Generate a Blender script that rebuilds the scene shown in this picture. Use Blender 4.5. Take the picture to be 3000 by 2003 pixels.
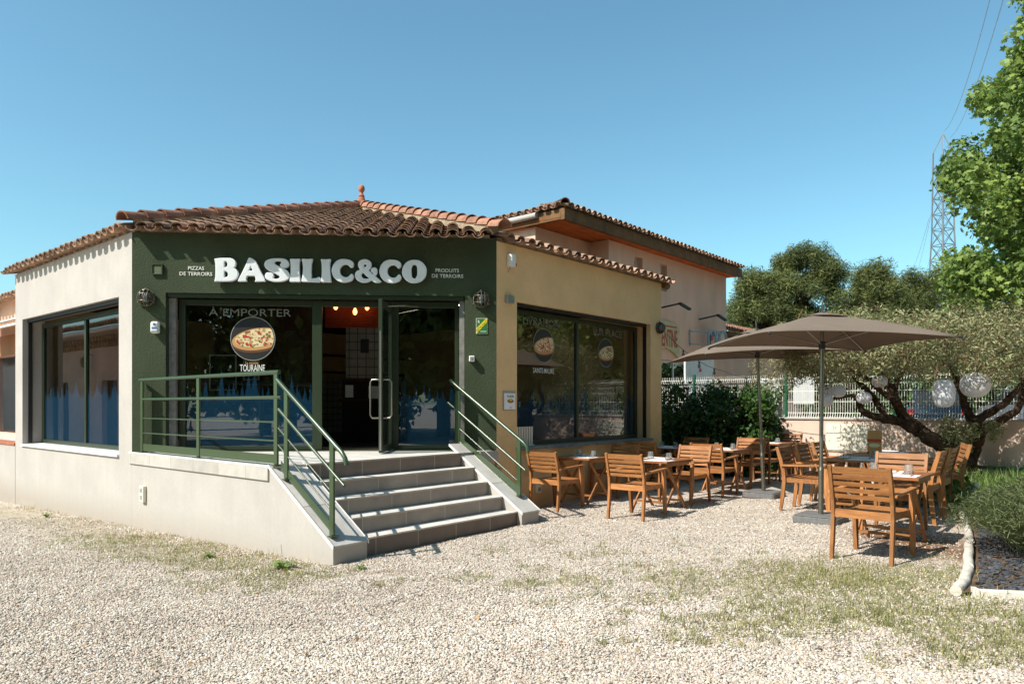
import bpy, math, random
import numpy as np
from mathutils import Vector, Matrix, noise

for o in list(bpy.data.objects): bpy.data.objects.remove(o)
scene = bpy.context.scene
COL = scene.collection
R = math.radians
rnd = random.Random(11)
nrg = np.random.default_rng(5)

# ------------------------------------------------------------------ camera
cam = bpy.data.cameras.new('camera')
cam.sensor_width = 36.0
cam.lens = 2119.0 / 3000 * 36
cam.shift_y = 183.5 / 3000
cam.clip_end = 2000
cam.dof.use_dof = True
cam.dof.focus_distance = 9.8
cam.dof.aperture_fstop = 5.0
co = bpy.data.objects.new('camera', cam); COL.objects.link(co)
co.location = (0, 0, 1.6); co.rotation_euler = (R(90), 0, 0)
scene.camera = co

# ------------------------------------------------------------------ sky and sun
SUN = Vector((0.953, 0.628, -1.17)).normalized()      # direction the light travels
elev = math.asin(-SUN.z); az = math.atan2(-SUN.x, -SUN.y)
w = bpy.data.worlds.new('World'); scene.world = w; w.use_nodes = True
nt = w.node_tree
sky = nt.nodes.new('ShaderNodeTexSky'); sky.sky_type = 'NISHITA'
sky.sun_disc = False; sky.sun_elevation = elev; sky.sun_rotation = az
sky.altitude = 50; sky.air_density = 1.0; sky.dust_density = 1.0; sky.ozone_density = 0.35
bg = nt.nodes['Background']; bg.inputs[1].default_value = 0.127
grade = nt.nodes.new('ShaderNodeMix'); grade.data_type = 'RGBA'; grade.blend_type = 'MULTIPLY'; grade.inputs[0].default_value = 1
grade.inputs[7].default_value = (0.74, 1.10, 1.05, 1)
nt.links.new(sky.outputs[0], grade.inputs[6]); nt.links.new(grade.outputs[2], bg.inputs[0])
sl = bpy.data.lights.new('sun', 'SUN'); sl.energy = 5.0; sl.angle = R(0.53); sl.color = (1.0, 0.945, 0.87)
so = bpy.data.objects.new('sun', sl); COL.objects.link(so)
so.rotation_euler = SUN.to_track_quat('-Z', 'Y').to_euler()
so.location = (-20, -12, 30)
scene.view_settings.view_transform = 'Standard'
scene.view_settings.look = 'None'
scene.view_settings.exposure = 0.5
scene.view_settings.gamma = 1.0
scene.cycles.max_bounces = 8
scene.cycles.transparent_max_bounces = 12
scene.cycles.caustics_reflective = False
scene.cycles.caustics_refractive = False

# ------------------------------------------------------------------ frames
SITE = R(49.6)
L0 = Vector((-5.36, 10.2, 0))
UR = Vector((math.cos(SITE), math.sin(SITE), 0)); UL = Vector((-math.sin(SITE), math.cos(SITE), 0))
FAC = SITE - R(45)
UF = Vector((math.cos(FAC), math.sin(FAC), 0)); UN = Vector((-math.sin(FAC), math.cos(FAC), 0))
def S(u, wv, z=0): return L0 + UR * u + UL * wv + Vector((0, 0, z))
def FP(x, y, z): return L0 + UF * x + UN * y + Vector((0, 0, z))
def G(x, y):
    x = min(max(x, -14), 12); y = min(max(y, 0), 16)
    return 0.1457 + 0.0254 * x - 0.01274 * y
def GS(u, wv):
    p = S(u, wv); return G(p.x, p.y)

# ------------------------------------------------------------------ materials
def lin(h):
    h = h.lstrip('#'); o = []
    for i in (0, 2, 4):
        c = int(h[i:i+2], 16) / 255
        o.append(c / 12.92 if c <= .04045 else ((c + .055) / 1.055) ** 2.4)
    return tuple(o)
def newmat(name):
    m = bpy.data.materials.new(name); m.use_nodes = True
    nt = m.node_tree; b = nt.nodes['Principled BSDF']
    return m, nt, b
def N(nt, t, **kw):
    n = nt.nodes.new(t)
    for k, v in kw.items():
        if k.startswith('i_'): n.inputs[k[2:].replace('_', ' ')].default_value = v
        else: setattr(n, k, v)
    return n
def surf(name, col, rough=.7, var=.15, vscale=3.0, bump=0.0, bscale=40.0, spec=.3, metal=0.0, tint=0.0,
         stretch=None, col2=None, detail=6, bdist=.01, grain=0.0, gscale=60):
    """procedural surface: base colour broken up by noise, optional second colour, bump and per-face tint"""
    m, nt, b = newmat(name)
    ln = nt.links.new
    tc = N(nt, 'ShaderNodeTexCoord'); mp = N(nt, 'ShaderNodeMapping')
    ln(tc.outputs['Object'], mp.inputs[0])
    if stretch: mp.inputs['Scale'].default_value = stretch
    no = N(nt, 'ShaderNodeTexNoise'); no.inputs['Scale'].default_value = vscale; no.inputs['Detail'].default_value = detail
    no.inputs['Roughness'].default_value = .6
    ln(mp.outputs[0], no.inputs['Vector'])
    ramp = N(nt, 'ShaderNodeValToRGB')
    c2 = col2 if col2 else tuple(c * (1 - var) for c in col)
    c1 = col if col2 else tuple(min(1, c * (1 + var * .6)) for c in col)
    ramp.color_ramp.elements[0].position = .33; ramp.color_ramp.elements[1].position = .67
    ramp.color_ramp.elements[0].color = (*c2, 1); ramp.color_ramp.elements[1].color = (*c1, 1)
    ln(no.outputs[0], ramp.inputs[0])
    out = ramp.outputs[0]
    if grain:
        n3 = N(nt, 'ShaderNodeTexNoise'); n3.inputs['Scale'].default_value = gscale; n3.inputs['Detail'].default_value = 3
        ln(mp.outputs[0], n3.inputs['Vector'])
        mr = N(nt, 'ShaderNodeMapRange'); mr.inputs[1].default_value = .3; mr.inputs[2].default_value = .7
        mr.inputs[3].default_value = 1 - grain; mr.inputs[4].default_value = 1 + grain
        ln(n3.outputs[0], mr.inputs[0])
        mx = N(nt, 'ShaderNodeMix', data_type='RGBA', blend_type='MULTIPLY'); mx.inputs[0].default_value = 1
        ln(out, mx.inputs[6]); ln(mr.outputs[0], mx.inputs[7]); out = mx.outputs[2]
    if tint:
        at = N(nt, 'ShaderNodeAttribute'); at.attribute_name = 'tint'
        mr = N(nt, 'ShaderNodeMapRange'); mr.inputs[3].default_value = 1 - tint; mr.inputs[4].default_value = 1 + tint
        ln(at.outputs['Fac'], mr.inputs[0])
        mx = N(nt, 'ShaderNodeMix', data_type='RGBA', blend_type='MULTIPLY'); mx.inputs[0].default_value = 1
        ln(out, mx.inputs[6]); ln(mr.outputs[0], mx.inputs[7]); out = mx.outputs[2]
    if name.startswith('oiled'):
        oi = N(nt, 'ShaderNodeObjectInfo'); mr = N(nt, 'ShaderNodeMapRange'); mr.inputs[3].default_value = .78; mr.inputs[4].default_value = 1.16
        ln(oi.outputs['Random'], mr.inputs[0])
        mx = N(nt, 'ShaderNodeMix', data_type='RGBA', blend_type='MULTIPLY'); mx.inputs[0].default_value = 1
        ln(out, mx.inputs[6]); ln(mr.outputs[0], mx.inputs[7]); out = mx.outputs[2]
    if name.startswith('cream render'):          # rain streaks and a splashed, dusty foot
        m2 = N(nt, 'ShaderNodeMapping'); m2.inputs['Scale'].default_value = (5, 5, .35); ln(tc.outputs['Object'], m2.inputs[0])
        n4 = N(nt, 'ShaderNodeTexNoise'); n4.inputs['Scale'].default_value = 1.6; n4.inputs['Detail'].default_value = 6; ln(m2.outputs[0], n4.inputs['Vector'])
        mr = N(nt, 'ShaderNodeMapRange'); mr.inputs[1].default_value = .35; mr.inputs[2].default_value = .62; mr.inputs[3].default_value = .97; mr.inputs[4].default_value = 1.0
        ln(n4.outputs[0], mr.inputs[0])
        mx = N(nt, 'ShaderNodeMix', data_type='RGBA', blend_type='MULTIPLY'); mx.inputs[0].default_value = 1
        ln(out, mx.inputs[6]); ln(mr.outputs[0], mx.inputs[7]); out = mx.outputs[2]
        sp = N(nt, 'ShaderNodeSeparateXYZ'); ln(tc.outputs['Object'], sp.inputs[0])
        ad = N(nt, 'ShaderNodeMath', operation='MULTIPLY_ADD'); ln(no.outputs[0], ad.inputs[0]); ad.inputs[1].default_value = -.5; ln(sp.outputs[2], ad.inputs[2])
        mr = N(nt, 'ShaderNodeMapRange'); mr.inputs[1].default_value = -.38; mr.inputs[2].default_value = -.02; mr.inputs[3].default_value = .4; mr.inputs[4].default_value = 0
        ln(ad.outputs[0], mr.inputs[0])
        mx = N(nt, 'ShaderNodeMix', data_type='RGBA'); ln(mr.outputs[0], mx.inputs[0]); ln(out, mx.inputs[6]); mx.inputs[7].default_value = (*lin('8c7c66'), 1); out = mx.outputs[2]
    ln(out, b.inputs['Base Color'])
    b.inputs['Roughness'].default_value = rough; b.inputs['Specular IOR Level'].default_value = spec
    b.inputs['Metallic'].default_value = metal
    if bump:
        n2 = N(nt, 'ShaderNodeTexNoise'); n2.inputs['Scale'].default_value = bscale; n2.inputs['Detail'].default_value = 4
        ln(mp.outputs[0], n2.inputs['Vector'])
        bp = N(nt, 'ShaderNodeBump'); bp.inputs['Strength'].default_value = bump; bp.inputs['Distance'].default_value = bdist
        ln(n2.outputs[0], bp.inputs['Height']); ln(bp.outputs[0], b.inputs['Normal'])
    return m
def glassmat(name, tintc, ior=1.6):
    m, nt, b = newmat(name); nt.nodes.remove(b); ln = nt.links.new
    out = nt.nodes['Material Output']
    tr = N(nt, 'ShaderNodeBsdfTransparent'); tr.inputs[0].default_value = (*tintc, 1)
    gl = N(nt, 'ShaderNodeBsdfGlossy'); gl.inputs['Roughness'].default_value = 0.0
    tc = N(nt, 'ShaderNodeTexCoord'); no = N(nt, 'ShaderNodeTexNoise'); no.inputs['Scale'].default_value = .9; no.inputs['Detail'].default_value = 1
    bp = N(nt, 'ShaderNodeBump'); bp.inputs['Strength'].default_value = .02; bp.inputs['Distance'].default_value = .1
    ln(tc.outputs['Object'], no.inputs['Vector']); ln(no.outputs[0], bp.inputs['Height']); ln(bp.outputs[0], gl.inputs['Normal'])
    fr = N(nt, 'ShaderNodeFresnel'); fr.inputs[0].default_value = ior
    ge = N(nt, 'ShaderNodeNewGeometry'); io = N(nt, 'ShaderNodeMix'); io.inputs[2].default_value = ior; io.inputs[3].default_value = 1/ior   # a thin pane reflects alike from both sides
    ln(ge.outputs['Backfacing'], io.inputs[0]); ln(io.outputs[0], fr.inputs[0])
    mx = N(nt, 'ShaderNodeMixShader')
    ln(fr.outputs[0], mx.inputs[0]); ln(tr.outputs[0], mx.inputs[1]); ln(gl.outputs[0], mx.inputs[2]); ln(mx.outputs[0], out.inputs[0])
    return m
def film(name, col, alpha):
    m, nt, b = newmat(name); ln = nt.links.new
    b.inputs['Base Color'].default_value = (*col, 1); b.inputs['Roughness'].default_value = .5
    b.inputs['Alpha'].default_value = alpha
    return m
def emit(name, col, s):
    m, nt, b = newmat(name); b.inputs['Base Color'].default_value = (*col, 1)
    b.inputs['Emission Color'].default_value = (*col, 1); b.inputs['Emission Strength'].default_value = s
    return m
def leafmat(name, c1, c2, tr=.25, rough=.55, spec=.3):
    m, nt, b = newmat(name); ln = nt.links.new
    at = N(nt, 'ShaderNodeAttribute'); at.attribute_name = 'tint'
    ra = N(nt, 'ShaderNodeValToRGB'); ra.color_ramp.elements[0].color = (*c1, 1); ra.color_ramp.elements[1].color = (*c2, 1)
    ln(at.outputs['Fac'], ra.inputs[0]); ln(ra.outputs[0], b.inputs['Base Color'])
    b.inputs['Roughness'].default_value = rough; b.inputs['Specular IOR Level'].default_value = spec
    tl = N(nt, 'ShaderNodeBsdfTranslucent'); ln(ra.outputs[0], tl.inputs[0])
    mx = N(nt, 'ShaderNodeMixShader'); mx.inputs[0].default_value = tr
    ln(b.outputs[0], mx.inputs[1]); ln(tl.outputs[0], mx.inputs[2]); ln(mx.outputs[0], nt.nodes['Material Output'].inputs[0])
    return m
def plain(name, col, rough=.5, spec=.4, metal=0): return surf(name, col, rough, .08, 8, spec=spec, metal=metal)
def tiles(name, c1, c2, mort, sx, sz, rough=.5, axis='xz', joint=.006):
    m, nt, b = newmat(name); ln = nt.links.new
    tc = N(nt, 'ShaderNodeTexCoord'); sp = N(nt, 'ShaderNodeSeparateXYZ'); cb = N(nt, 'ShaderNodeCombineXYZ')
    ln(tc.outputs['Object'], sp.inputs[0])
    ln(sp.outputs['XYZ'.index(axis[0].upper())], cb.inputs[0]); ln(sp.outputs['XYZ'.index(axis[1].upper())], cb.inputs[1])
    br = N(nt, 'ShaderNodeTexBrick'); br.offset = 0; br.inputs['Scale'].default_value = 1
    br.inputs['Brick Width'].default_value = sx; br.inputs['Row Height'].default_value = sz
    br.inputs['Mortar Size'].default_value = joint; br.inputs['Mortar Smooth'].default_value = .1; br.inputs['Bias'].default_value = 0
    br.inputs['Color1'].default_value = (*c1, 1); br.inputs['Color2'].default_value = (*c2, 1); br.inputs['Mortar'].default_value = (*mort, 1)
    ln(cb.outputs[0], br.inputs['Vector'])
    no = N(nt, 'ShaderNodeTexNoise'); no.inputs['Scale'].default_value = 5; no.inputs['Detail'].default_value = 8
    ln(tc.outputs['Object'], no.inputs['Vector'])
    mr = N(nt, 'ShaderNodeMapRange'); mr.inputs[1].default_value = .3; mr.inputs[2].default_value = .7; mr.inputs[3].default_value = .84; mr.inputs[4].default_value = 1.08
    ln(no.outputs[0], mr.inputs[0])
    mx = N(nt, 'ShaderNodeMix', data_type='RGBA', blend_type='MULTIPLY'); mx.inputs[0].default_value = 1
    ln(br.outputs[0], mx.inputs[6]); ln(mr.outputs[0], mx.inputs[7]); ln(mx.outputs[2], b.inputs['Base Color'])
    b.inputs['Roughness'].default_value = rough
    return m
def gravelmat():
    m, nt, b = newmat('gravel ground'); ln = nt.links.new
    tc = N(nt, 'ShaderNodeTexCoord')
    v = N(nt, 'ShaderNodeTexVoronoi'); v.inputs['Scale'].default_value = 46
    ln(tc.outputs['Object'], v.inputs['Vector'])
    ra = N(nt, 'ShaderNodeValToRGB'); e = ra.color_ramp
    e.elements[0].color = (*lin('887d72'), 1); e.elements[1].color = (*lin('cfc6ba'), 1)
    e.elements.new(.3).color = (*lin('b09f90'), 1); e.elements.new(.62).color = (*lin('bdb1a3'), 1)
    sp = N(nt, 'ShaderNodeSeparateColor'); ln(v.outputs['Color'], sp.inputs[0]); ln(sp.outputs[0], ra.inputs[0])
    n1 = N(nt, 'ShaderNodeTexNoise'); n1.inputs['Scale'].default_value = 2.2; n1.inputs['Detail'].default_value = 8; n1.inputs['Roughness'].default_value = .7
    ln(tc.outputs['Object'], n1.inputs['Vector'])
    def mixin(prev, attr, col, lo, hi):
        at = N(nt, 'ShaderNodeAttribute'); at.attribute_name = attr
        ad = N(nt, 'ShaderNodeMath', operation='ADD'); ln(at.outputs['Fac'], ad.inputs[0]); ln(n1.outputs[0], ad.inputs[1])
        mr = N(nt, 'ShaderNodeMapRange'); mr.inputs[1].default_value = lo; mr.inputs[2].default_value = hi
        ln(ad.outputs[0], mr.inputs[0])
        mx = N(nt, 'ShaderNodeMix', data_type='RGBA'); ln(mr.outputs[0], mx.inputs[0]); ln(prev, mx.inputs[6]); mx.inputs[7].default_value = (*col, 1)
        return mx.outputs[2]
    c = mixin(ra.outputs[0], 'grassy', lin('8f8560'), .95, 1.5)
    c = mixin(c, 'soil', lin('7c5f49'), .95, 1.35)
    ln(c, b.inputs['Base Color']); b.inputs['Roughness'].default_value = .9; b.inputs['Specular IOR Level'].default_value = .15
    bp = N(nt, 'ShaderNodeBump'); bp.invert = True; bp.inputs['Strength'].default_value = .9; bp.inputs['Distance'].default_value = .012
    ln(v.outputs['Distance'], bp.inputs['Height']); ln(bp.outputs[0], b.inputs['Normal'])
    return m

M = {}
M['cream'] = surf('cream render', lin('b3aca5'), .9, .08, 1.6, .35, 90, .15, bdist=.004, grain=.03, gscale=25)
M['tan'] = surf('tan render', lin('e6c08c'), .9, .10, 1.6, .35, 90, .15, bdist=.004, grain=.03, gscale=25)  # same cream paint as the left wall, warm shade put into its colour
M['green'] = surf('green render', lin('3b4430'), .8, .14, 2.0, .6, 42, .2, bdist=.012, grain=.07, gscale=70)
M['pink'] = surf('pink render', lin('e8bea6'), .9, .12, 1.2, .3, 60, .15, bdist=.005, stretch=(1, 1, .35))
M['palepink'] = surf('pale pink render', lin('dbc0ae'), .9, .14, 1.5, .35, 60, .15, bdist=.005)
M['orange'] = surf('orange render', lin('c08a64'), .9, .1, 2)
M['tile'] = surf('canal tile clay', lin('b58f76'), .85, .5, 7, .5, 45, .15, tint=.36, col2=lin('756556'), grain=.2, gscale=25, bdist=.006)
M['tileclean'] = surf('ridge tile clay', lin('a97a64'), .85, .25, 5, .4, 45, .15, tint=.25, col2=lin('7f5c4a'), grain=.12, gscale=25)
M['mortar'] = surf('mortar', lin('a8977f'), .95, .35, 10, .9, 30, .1)
M['terracotta'] = surf('terracotta', lin('b06f52'), .8, .3, 10, .3, 40)
M['soffit'] = surf('orange brown soffit', lin('c86428'), .8, .35, 2.2, .2, 20, stretch=(1, 3, 1))
M['fascia'] = surf('weathered beam', lin('77583a'), .85, .35, 4, .3, 30)
M['gpaint'] = surf('green powder coat', lin('35472a'), .28, .08, 10, spec=.6)
M['gframe'] = surf('dark green aluminium', lin('2b3624'), .35, .08, 8, spec=.5)
M['floor'] = tiles('grey floor tile', lin('dad4cb'), lin('d0cac2'), lin('a8a39c'), .6, .6, axis='xy')
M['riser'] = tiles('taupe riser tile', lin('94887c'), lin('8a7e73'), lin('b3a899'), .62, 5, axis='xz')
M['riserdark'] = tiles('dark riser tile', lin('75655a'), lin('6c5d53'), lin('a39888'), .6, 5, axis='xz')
M['band'] = tiles('grey edge tile', lin('bcb5ac'), lin('aca59c'), lin('9c968f'), .62, 5, axis='yz')
M['cope'] = tiles('grey coping tile', lin('c4beb6'), lin('bab5ae'), lin('8a857f'), 5, .6, axis='xy')
M['trim'] = plain('white edge trim', lin('e6e3de'), .4)
M['alu'] = surf('brushed aluminium', lin('a9a69f'), .35, .1, 20, metal=.9)
M['grey'] = plain('grey plastic', lin('8f8f8a'), .5)
M['concrete'] = surf('grey concrete rail', lin('85837d'), .8, .3, 12, .3, 60)
M['white'] = plain('white plastic', lin('e3e3df'), .35)
M['signwhite'] = surf('white letter face', lin('dfe2e2'), .35, .06, 6, spec=.5)
M['cream_txt'] = plain('pale lettering', lin('d6d6cc'), .6)
M['black'] = plain('black', (.012, .012, .012), .5)
M['rubber'] = plain('dark rubber', (.03, .03, .03), .6)
M['steel'] = surf('stainless steel', lin('8f887c'), .35, .05, 10, metal=1)
M['bronze'] = surf('aged brass', lin('6b6455'), .45, .3, 20, metal=.6)
M['glass'] = glassmat('window glass', (.50, .53, .51), 2.2)
M['clearglass'] = glassmat('clear lamp glass', (.5, .54, .55), 1.45)
M['film'] = film('blue forest film', lin('1f6696'), .75)
M['filmtxt'] = film('faded vinyl lettering', lin('7d8074'), .75)
M['filmdark'] = film('dark vinyl', (.012, .012, .012), .93)
M['pring'] = film('vinyl ring', lin('a9aa9f'), .7)
for k_, st_ in (('wood', (9,9,1.3)), ('woody', (9,1.3,9)), ('woodx', (1.3,9,9))):
    M[k_] = surf('oiled acacia', lin('b47b4a'), .5, .25, 3.5, .05, 20, .3, stretch=st_, col2=lin('8b5a34'), tint=.14)
M['woodtop'] = surf('oiled acacia top', lin('a4683c'), .45, .25, 5, .1, 30, .35, stretch=(1.2, 8, 4), col2=lin('885738'), tint=.14)
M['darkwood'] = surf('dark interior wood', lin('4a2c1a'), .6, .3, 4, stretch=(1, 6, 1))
M['inwall'] = surf('dark interior wall', lin('2b2019'), .8, .2, 2)  # indoor dimness is put into the wall, floor and tile colours
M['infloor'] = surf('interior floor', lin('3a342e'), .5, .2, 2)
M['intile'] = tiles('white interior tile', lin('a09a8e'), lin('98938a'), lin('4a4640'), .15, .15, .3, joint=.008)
M['slatorange'] = surf('amber rattan shade', lin('8a3d1c'), .7, .3, 30)
M['bulb'] = emit('glowing bulb', (1.0, .36, .1), 4)
M['spot'] = emit('ceiling spot', (1.0, .9, .75), 6)
M['canvas'] = surf('taupe canvas', lin('76695d'), .9, .06, 3, .2, 300, .1)
M['pole'] = surf('anodised pole', lin('8d877c'), .35, .1, 12, metal=.85)
M['plinth'] = surf('grey granite plinth', lin('6f6e6c'), .7, .2, 20, .2, 80)
M['lantern'] = leafmat('white paper lantern', lin('eae8ec'), lin('eae8ec'), .35, .8, .1)
M['paper'] = plain('white paper', lin('efece8'), .8)
M['fence'] = plain('white fence wire', lin('dfdcd0'), .4)
M['postgreen'] = plain('green fence post', lin('1f5b41'), .4)
M['cabinet'] = surf('cream metal cabinet', lin('e0d8c6'), .5, .06, 3)
M['bark'] = surf('rough bark', lin('564539'), .95, .5, 9, 1.0, 25, .1, col2=lin('2c231d'), bdist=.03)
M['twig'] = surf('dry twigs', lin('85674f'), .9, .4, 9, col2=lin('5d4636'), tint=.3)
M['lattice'] = plain('galvanised lattice steel', lin('6c757a'), .6, metal=.3)  # distance haze is put into this bluish grey
M['cable'] = plain('cable', (.02, .02, .02), .5)
M['farcable'] = plain('grey aluminium cable', lin('6f7f8a'), .5)
M['bluecar'] = plain('dark blue car paint', lin('0e2031'), .25, .6)
M['redlight'] = plain('red tail lamp', lin('7a1212'), .2, .6)
M['carglass'] = plain('car glass', (.02, .025, .03), .08, .7)
M['soilmat'] = surf('dark soil', lin('6b5543'), .95, .4, 6, .8, 30, .1)
M['slate'] = surf('slate chips', lin('4a4c50'), .7, .4, 8, .3, 40, tint=.35)
M['birch'] = surf('white birch bark', lin('dcd5c8'), .8, .3, 10, .5, 30, .15, col2=lin('b8ae9e'), stretch=(1, 1, 6))
M['whiteboard'] = surf('weathered white board', lin('dcd5c6'), .8, .25, 5, .3, 30, stretch=(4, 4, .6))
M['signgreen'] = plain('sign green', lin('2f6b34'), .4)
M['yellow'] = plain('sign yellow', lin('e2c52f'), .4)
M['red'] = plain('poster red', lin('b5371f'), .5)
M['blue'] = plain('label blue', lin('2f6fb0'), .5)
M['crust'] = plain('pizza crust', lin('b98b55'), .7)
M['cheese'] = plain('pizza cheese', lin('d8c79a'), .7)
M['basil'] = plain('basil green', lin('5b6b2e'), .7)
M['grassleaf'] = leafmat('grass blades', lin('6a7140'), lin('b3ab74'), .3)
M['dryleaf'] = leafmat('dry leaves', lin('6b4a2c'), lin('c09b6a'), .1)
M['weed'] = leafmat('weed leaves', lin('4c6a2e'), lin('7f9650'), .3)
M['planeleaf'] = leafmat('plane tree leaves', lin('45602a'), lin('93a552'), .3, .5)
M['yardleaf'] = leafmat('yard tree leaves', lin('3f5526'), lin('7d8a45'), .25)
M['pineleaf'] = leafmat('pine needles', lin('404d2c'), lin('80844a'), .25, .7)
M['oliveleaf'] = leafmat('grey green leaves', lin('6a7046'), lin('aeac80'), .25, .6)
M['hedgeleaf'] = leafmat('dark hedge leaves', lin('1e381b'), lin('476527'), .2, .5)
M['rosemary'] = leafmat('lavender stems', lin('4a5633'), lin('838a5e'), .25, .7)
M['ground'] = gravelmat()
M['pebble'] = leafmat('limestone pebble', lin('4b4138'), lin('e6e0d8'), 0.0, .85, .2)
cr = [n for n in M['pebble'].node_tree.nodes if n.type == 'VALTORGB'][0].color_ramp
for p_, c_ in ((.12,'8b8178'),(.3,'b9a596'),(.42,'c3b7aa'),(.55,'aeaba0'),(.68,'c6b199'),(.82,'cfc8be')): cr.elements.new(p_).color = (*lin(c_), 1)

# ------------------------------------------------------------------ mesh builder
def V3(p): return Vector(p)
class MB:
    def __init__(s): s.v = []; s.f = []; s.t = []; s.m = []
    def face(s, idx, t=.5, m=0): s.f.append(idx); s.t.append(t); s.m.append(m)
    def quad(s, a, b, c, d, t=.5, m=0):
        i = len(s.v); s.v += [tuple(a), tuple(b), tuple(c), tuple(d)]; s.face((i, i+1, i+2, i+3), t, m)
    def ngon(s, pts, t=.5, m=0):
        i = len(s.v); s.v += [tuple(p) for p in pts]; s.face(tuple(range(i, i+len(pts))), t, m)
    def hexa(s, c, t=None, m=0):
        if t is None: t = rnd.random()
        i = len(s.v); s.v += [tuple(p) for p in c]
        for q in ((0,3,2,1), (4,5,6,7), (0,1,5,4), (1,2,6,5), (2,3,7,6), (3,0,4,7)): s.face(tuple(i+k for k in q), t, m)
    def box(s, x0, x1, y0, y1, z0, z1, t=None, m=0):
        if x0 > x1: x0, x1 = x1, x0
        if y0 > y1: y0, y1 = y1, y0
        s.hexa([(x0,y0,z0),(x1,y0,z0),(x1,y1,z0),(x0,y1,z0),(x0,y0,z1),(x1,y0,z1),(x1,y1,z1),(x0,y1,z1)], t, m)
    def bar(s, p, q, wd, h, up=(0,0,1), t=None, m=0, w2=None, h2=None):
        p, q = V3(p), V3(q); d = (q-p).normalized(); up = V3(up)
        a = d.cross(up)
        if a.length < 1e-4: a = d.cross(Vector((0,1,0)))
        a.normalize(); b = a.cross(d).normalized()
        w2 = w2 or wd; h2 = h2 or h
        c = [p-a*wd/2-b*h/2, p+a*wd/2-b*h/2, p+a*wd/2+b*h/2, p-a*wd/2+b*h/2, q-a*w2/2-b*h2/2, q+a*w2/2-b*h2/2, q+a*w2/2+b*h2/2, q-a*w2/2+b*h2/2]
        i = len(s.v); s.v += [tuple(x) for x in c]
        if t is None: t = rnd.random()
        for k in ((0,1,2,3), (7,6,5,4), (0,4,5,1), (1,5,6,2), (2,6,7,3), (3,7,4,0)): s.face(tuple(i+x for x in k), t, m)
    def tube(s, path, r, n=8, t=.5, m=0, caps=True):
        path = [V3(p) for p in path]
        rs = r if isinstance(r, (list, tuple)) else [r]*len(path)
        base = len(s.v); prev = None
        for k, p in enumerate(path):
            d = (path[min(k+1, len(path)-1)] - path[max(k-1, 0)]).normalized()
            if prev is None:
                a = d.cross(Vector((0,0,1)))
                if a.length < 1e-3: a = d.cross(Vector((1,0,0)))
            else: a = prev - d * prev.dot(d)
            a.normalize(); b = d.cross(a); prev = a
            for j in range(n):
                an = 2*math.pi*j/n; s.v.append(tuple(p + (a*math.cos(an) + b*math.sin(an))*rs[k]))
        for k in range(len(path)-1):
            for j in range(n):
                i0 = base+k*n+j; i1 = base+k*n+(j+1)%n; s.face((i0, i1, i1+n, i0+n), t, m)
        if caps:
            s.face(tuple(base+j for j in reversed(range(n))), t, m)
            e = base+(len(path)-1)*n; s.face(tuple(e+j for j in range(n)), t, m)
    def lathe(s, prof, n=16, c=(0,0,0), t=.5, m=0, caps=True):
        base = len(s.v)
        for (r, z) in prof:
            for j in range(n):
                an = 2*math.pi*j/n; s.v.append((c[0]+r*math.cos(an), c[1]+r*math.sin(an), c[2]+z))
        for k in range(len(prof)-1):
            for j in range(n):
                i0 = base+k*n+j; i1 = base+k*n+(j+1)%n; s.face((i0, i1, i1+n, i0+n), t, m)
        if caps:
            s.face(tuple(base+j for j in reversed(range(n))), t, m)
            e = base+(len(prof)-1)*n; s.face(tuple(e+j for j in range(n)), t, m)
    def sphere(s, c, r, n=12, k=8, sc=(1,1,1), t=.5, m=0):
        prof = [(max(1e-4, r*math.sin(math.pi*i/k)), -r*math.cos(math.pi*i/k)) for i in range(k+1)]
        b = len(s.v); s.lathe(prof, n, (0,0,0), t, m, caps=False)
        for i in range(b, len(s.v)): x = s.v[i]; s.v[i] = (c[0]+x[0]*sc[0], c[1]+x[1]*sc[1], c[2]+x[2]*sc[2])
    def prism(s, pts, z0, z1, t=.5, m=0):
        n = len(pts); i = len(s.v)
        ar = sum(pts[k][0]*pts[(k+1)%n][1]-pts[(k+1)%n][0]*pts[k][1] for k in range(n))
        if ar < 0: pts = pts[::-1]
        s.v += [(p[0], p[1], z0) for p in pts] + [(p[0], p[1], z1) for p in pts]
        s.face(tuple(i+k for k in reversed(range(n))), t, m); s.face(tuple(i+n+k for k in range(n)), t, m)
        for k in range(n): s.face((i+k, i+(k+1)%n, i+n+(k+1)%n, i+n+k), t, m)
    def panel(s, O, ax, an, xs, zs, voids, th, t=.5, m=0):
        """wall slab in the plane O + x*ax + z*Z, thickness th along an (inward); cells listed in voids are openings"""
        O, ax, an = V3(O), V3(ax), V3(an)
        idx = {}
        def P(i, j, b):
            if (i, j, b) not in idx:
                idx[(i, j, b)] = len(s.v); s.v.append(tuple(O + ax*xs[i] + Vector((0,0,zs[j])) + an*(th if b else 0)))
            return idx[(i, j, b)]
        nx, nz = len(xs)-1, len(zs)-1
        sol = lambda i, j: 0 <= i < nx and 0 <= j < nz and (i, j) not in voids
        for i in range(nx):
            for j in range(nz):
                if not sol(i, j): continue
                s.face((P(i,j,0), P(i+1,j,0), P(i+1,j+1,0), P(i,j+1,0)), t, m)
                s.face((P(i,j,1), P(i,j+1,1), P(i+1,j+1,1), P(i+1,j,1)), t, m)
                if not sol(i-1, j): s.face((P(i,j,0), P(i,j+1,0), P(i,j+1,1), P(i,j,1)), t, m)
                if not sol(i+1, j): s.face((P(i+1,j,0), P(i+1,j,1), P(i+1,j+1,1), P(i+1,j+1,0)), t, m)
                if not sol(i, j-1): s.face((P(i,j,0), P(i,j,1), P(i+1,j,1), P(i+1,j,0)), t, m)
                if not sol(i, j+1): s.face((P(i,j+1,0), P(i+1,j+1,0), P(i+1,j+1,1), P(i,j+1,1)), t, m)
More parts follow.
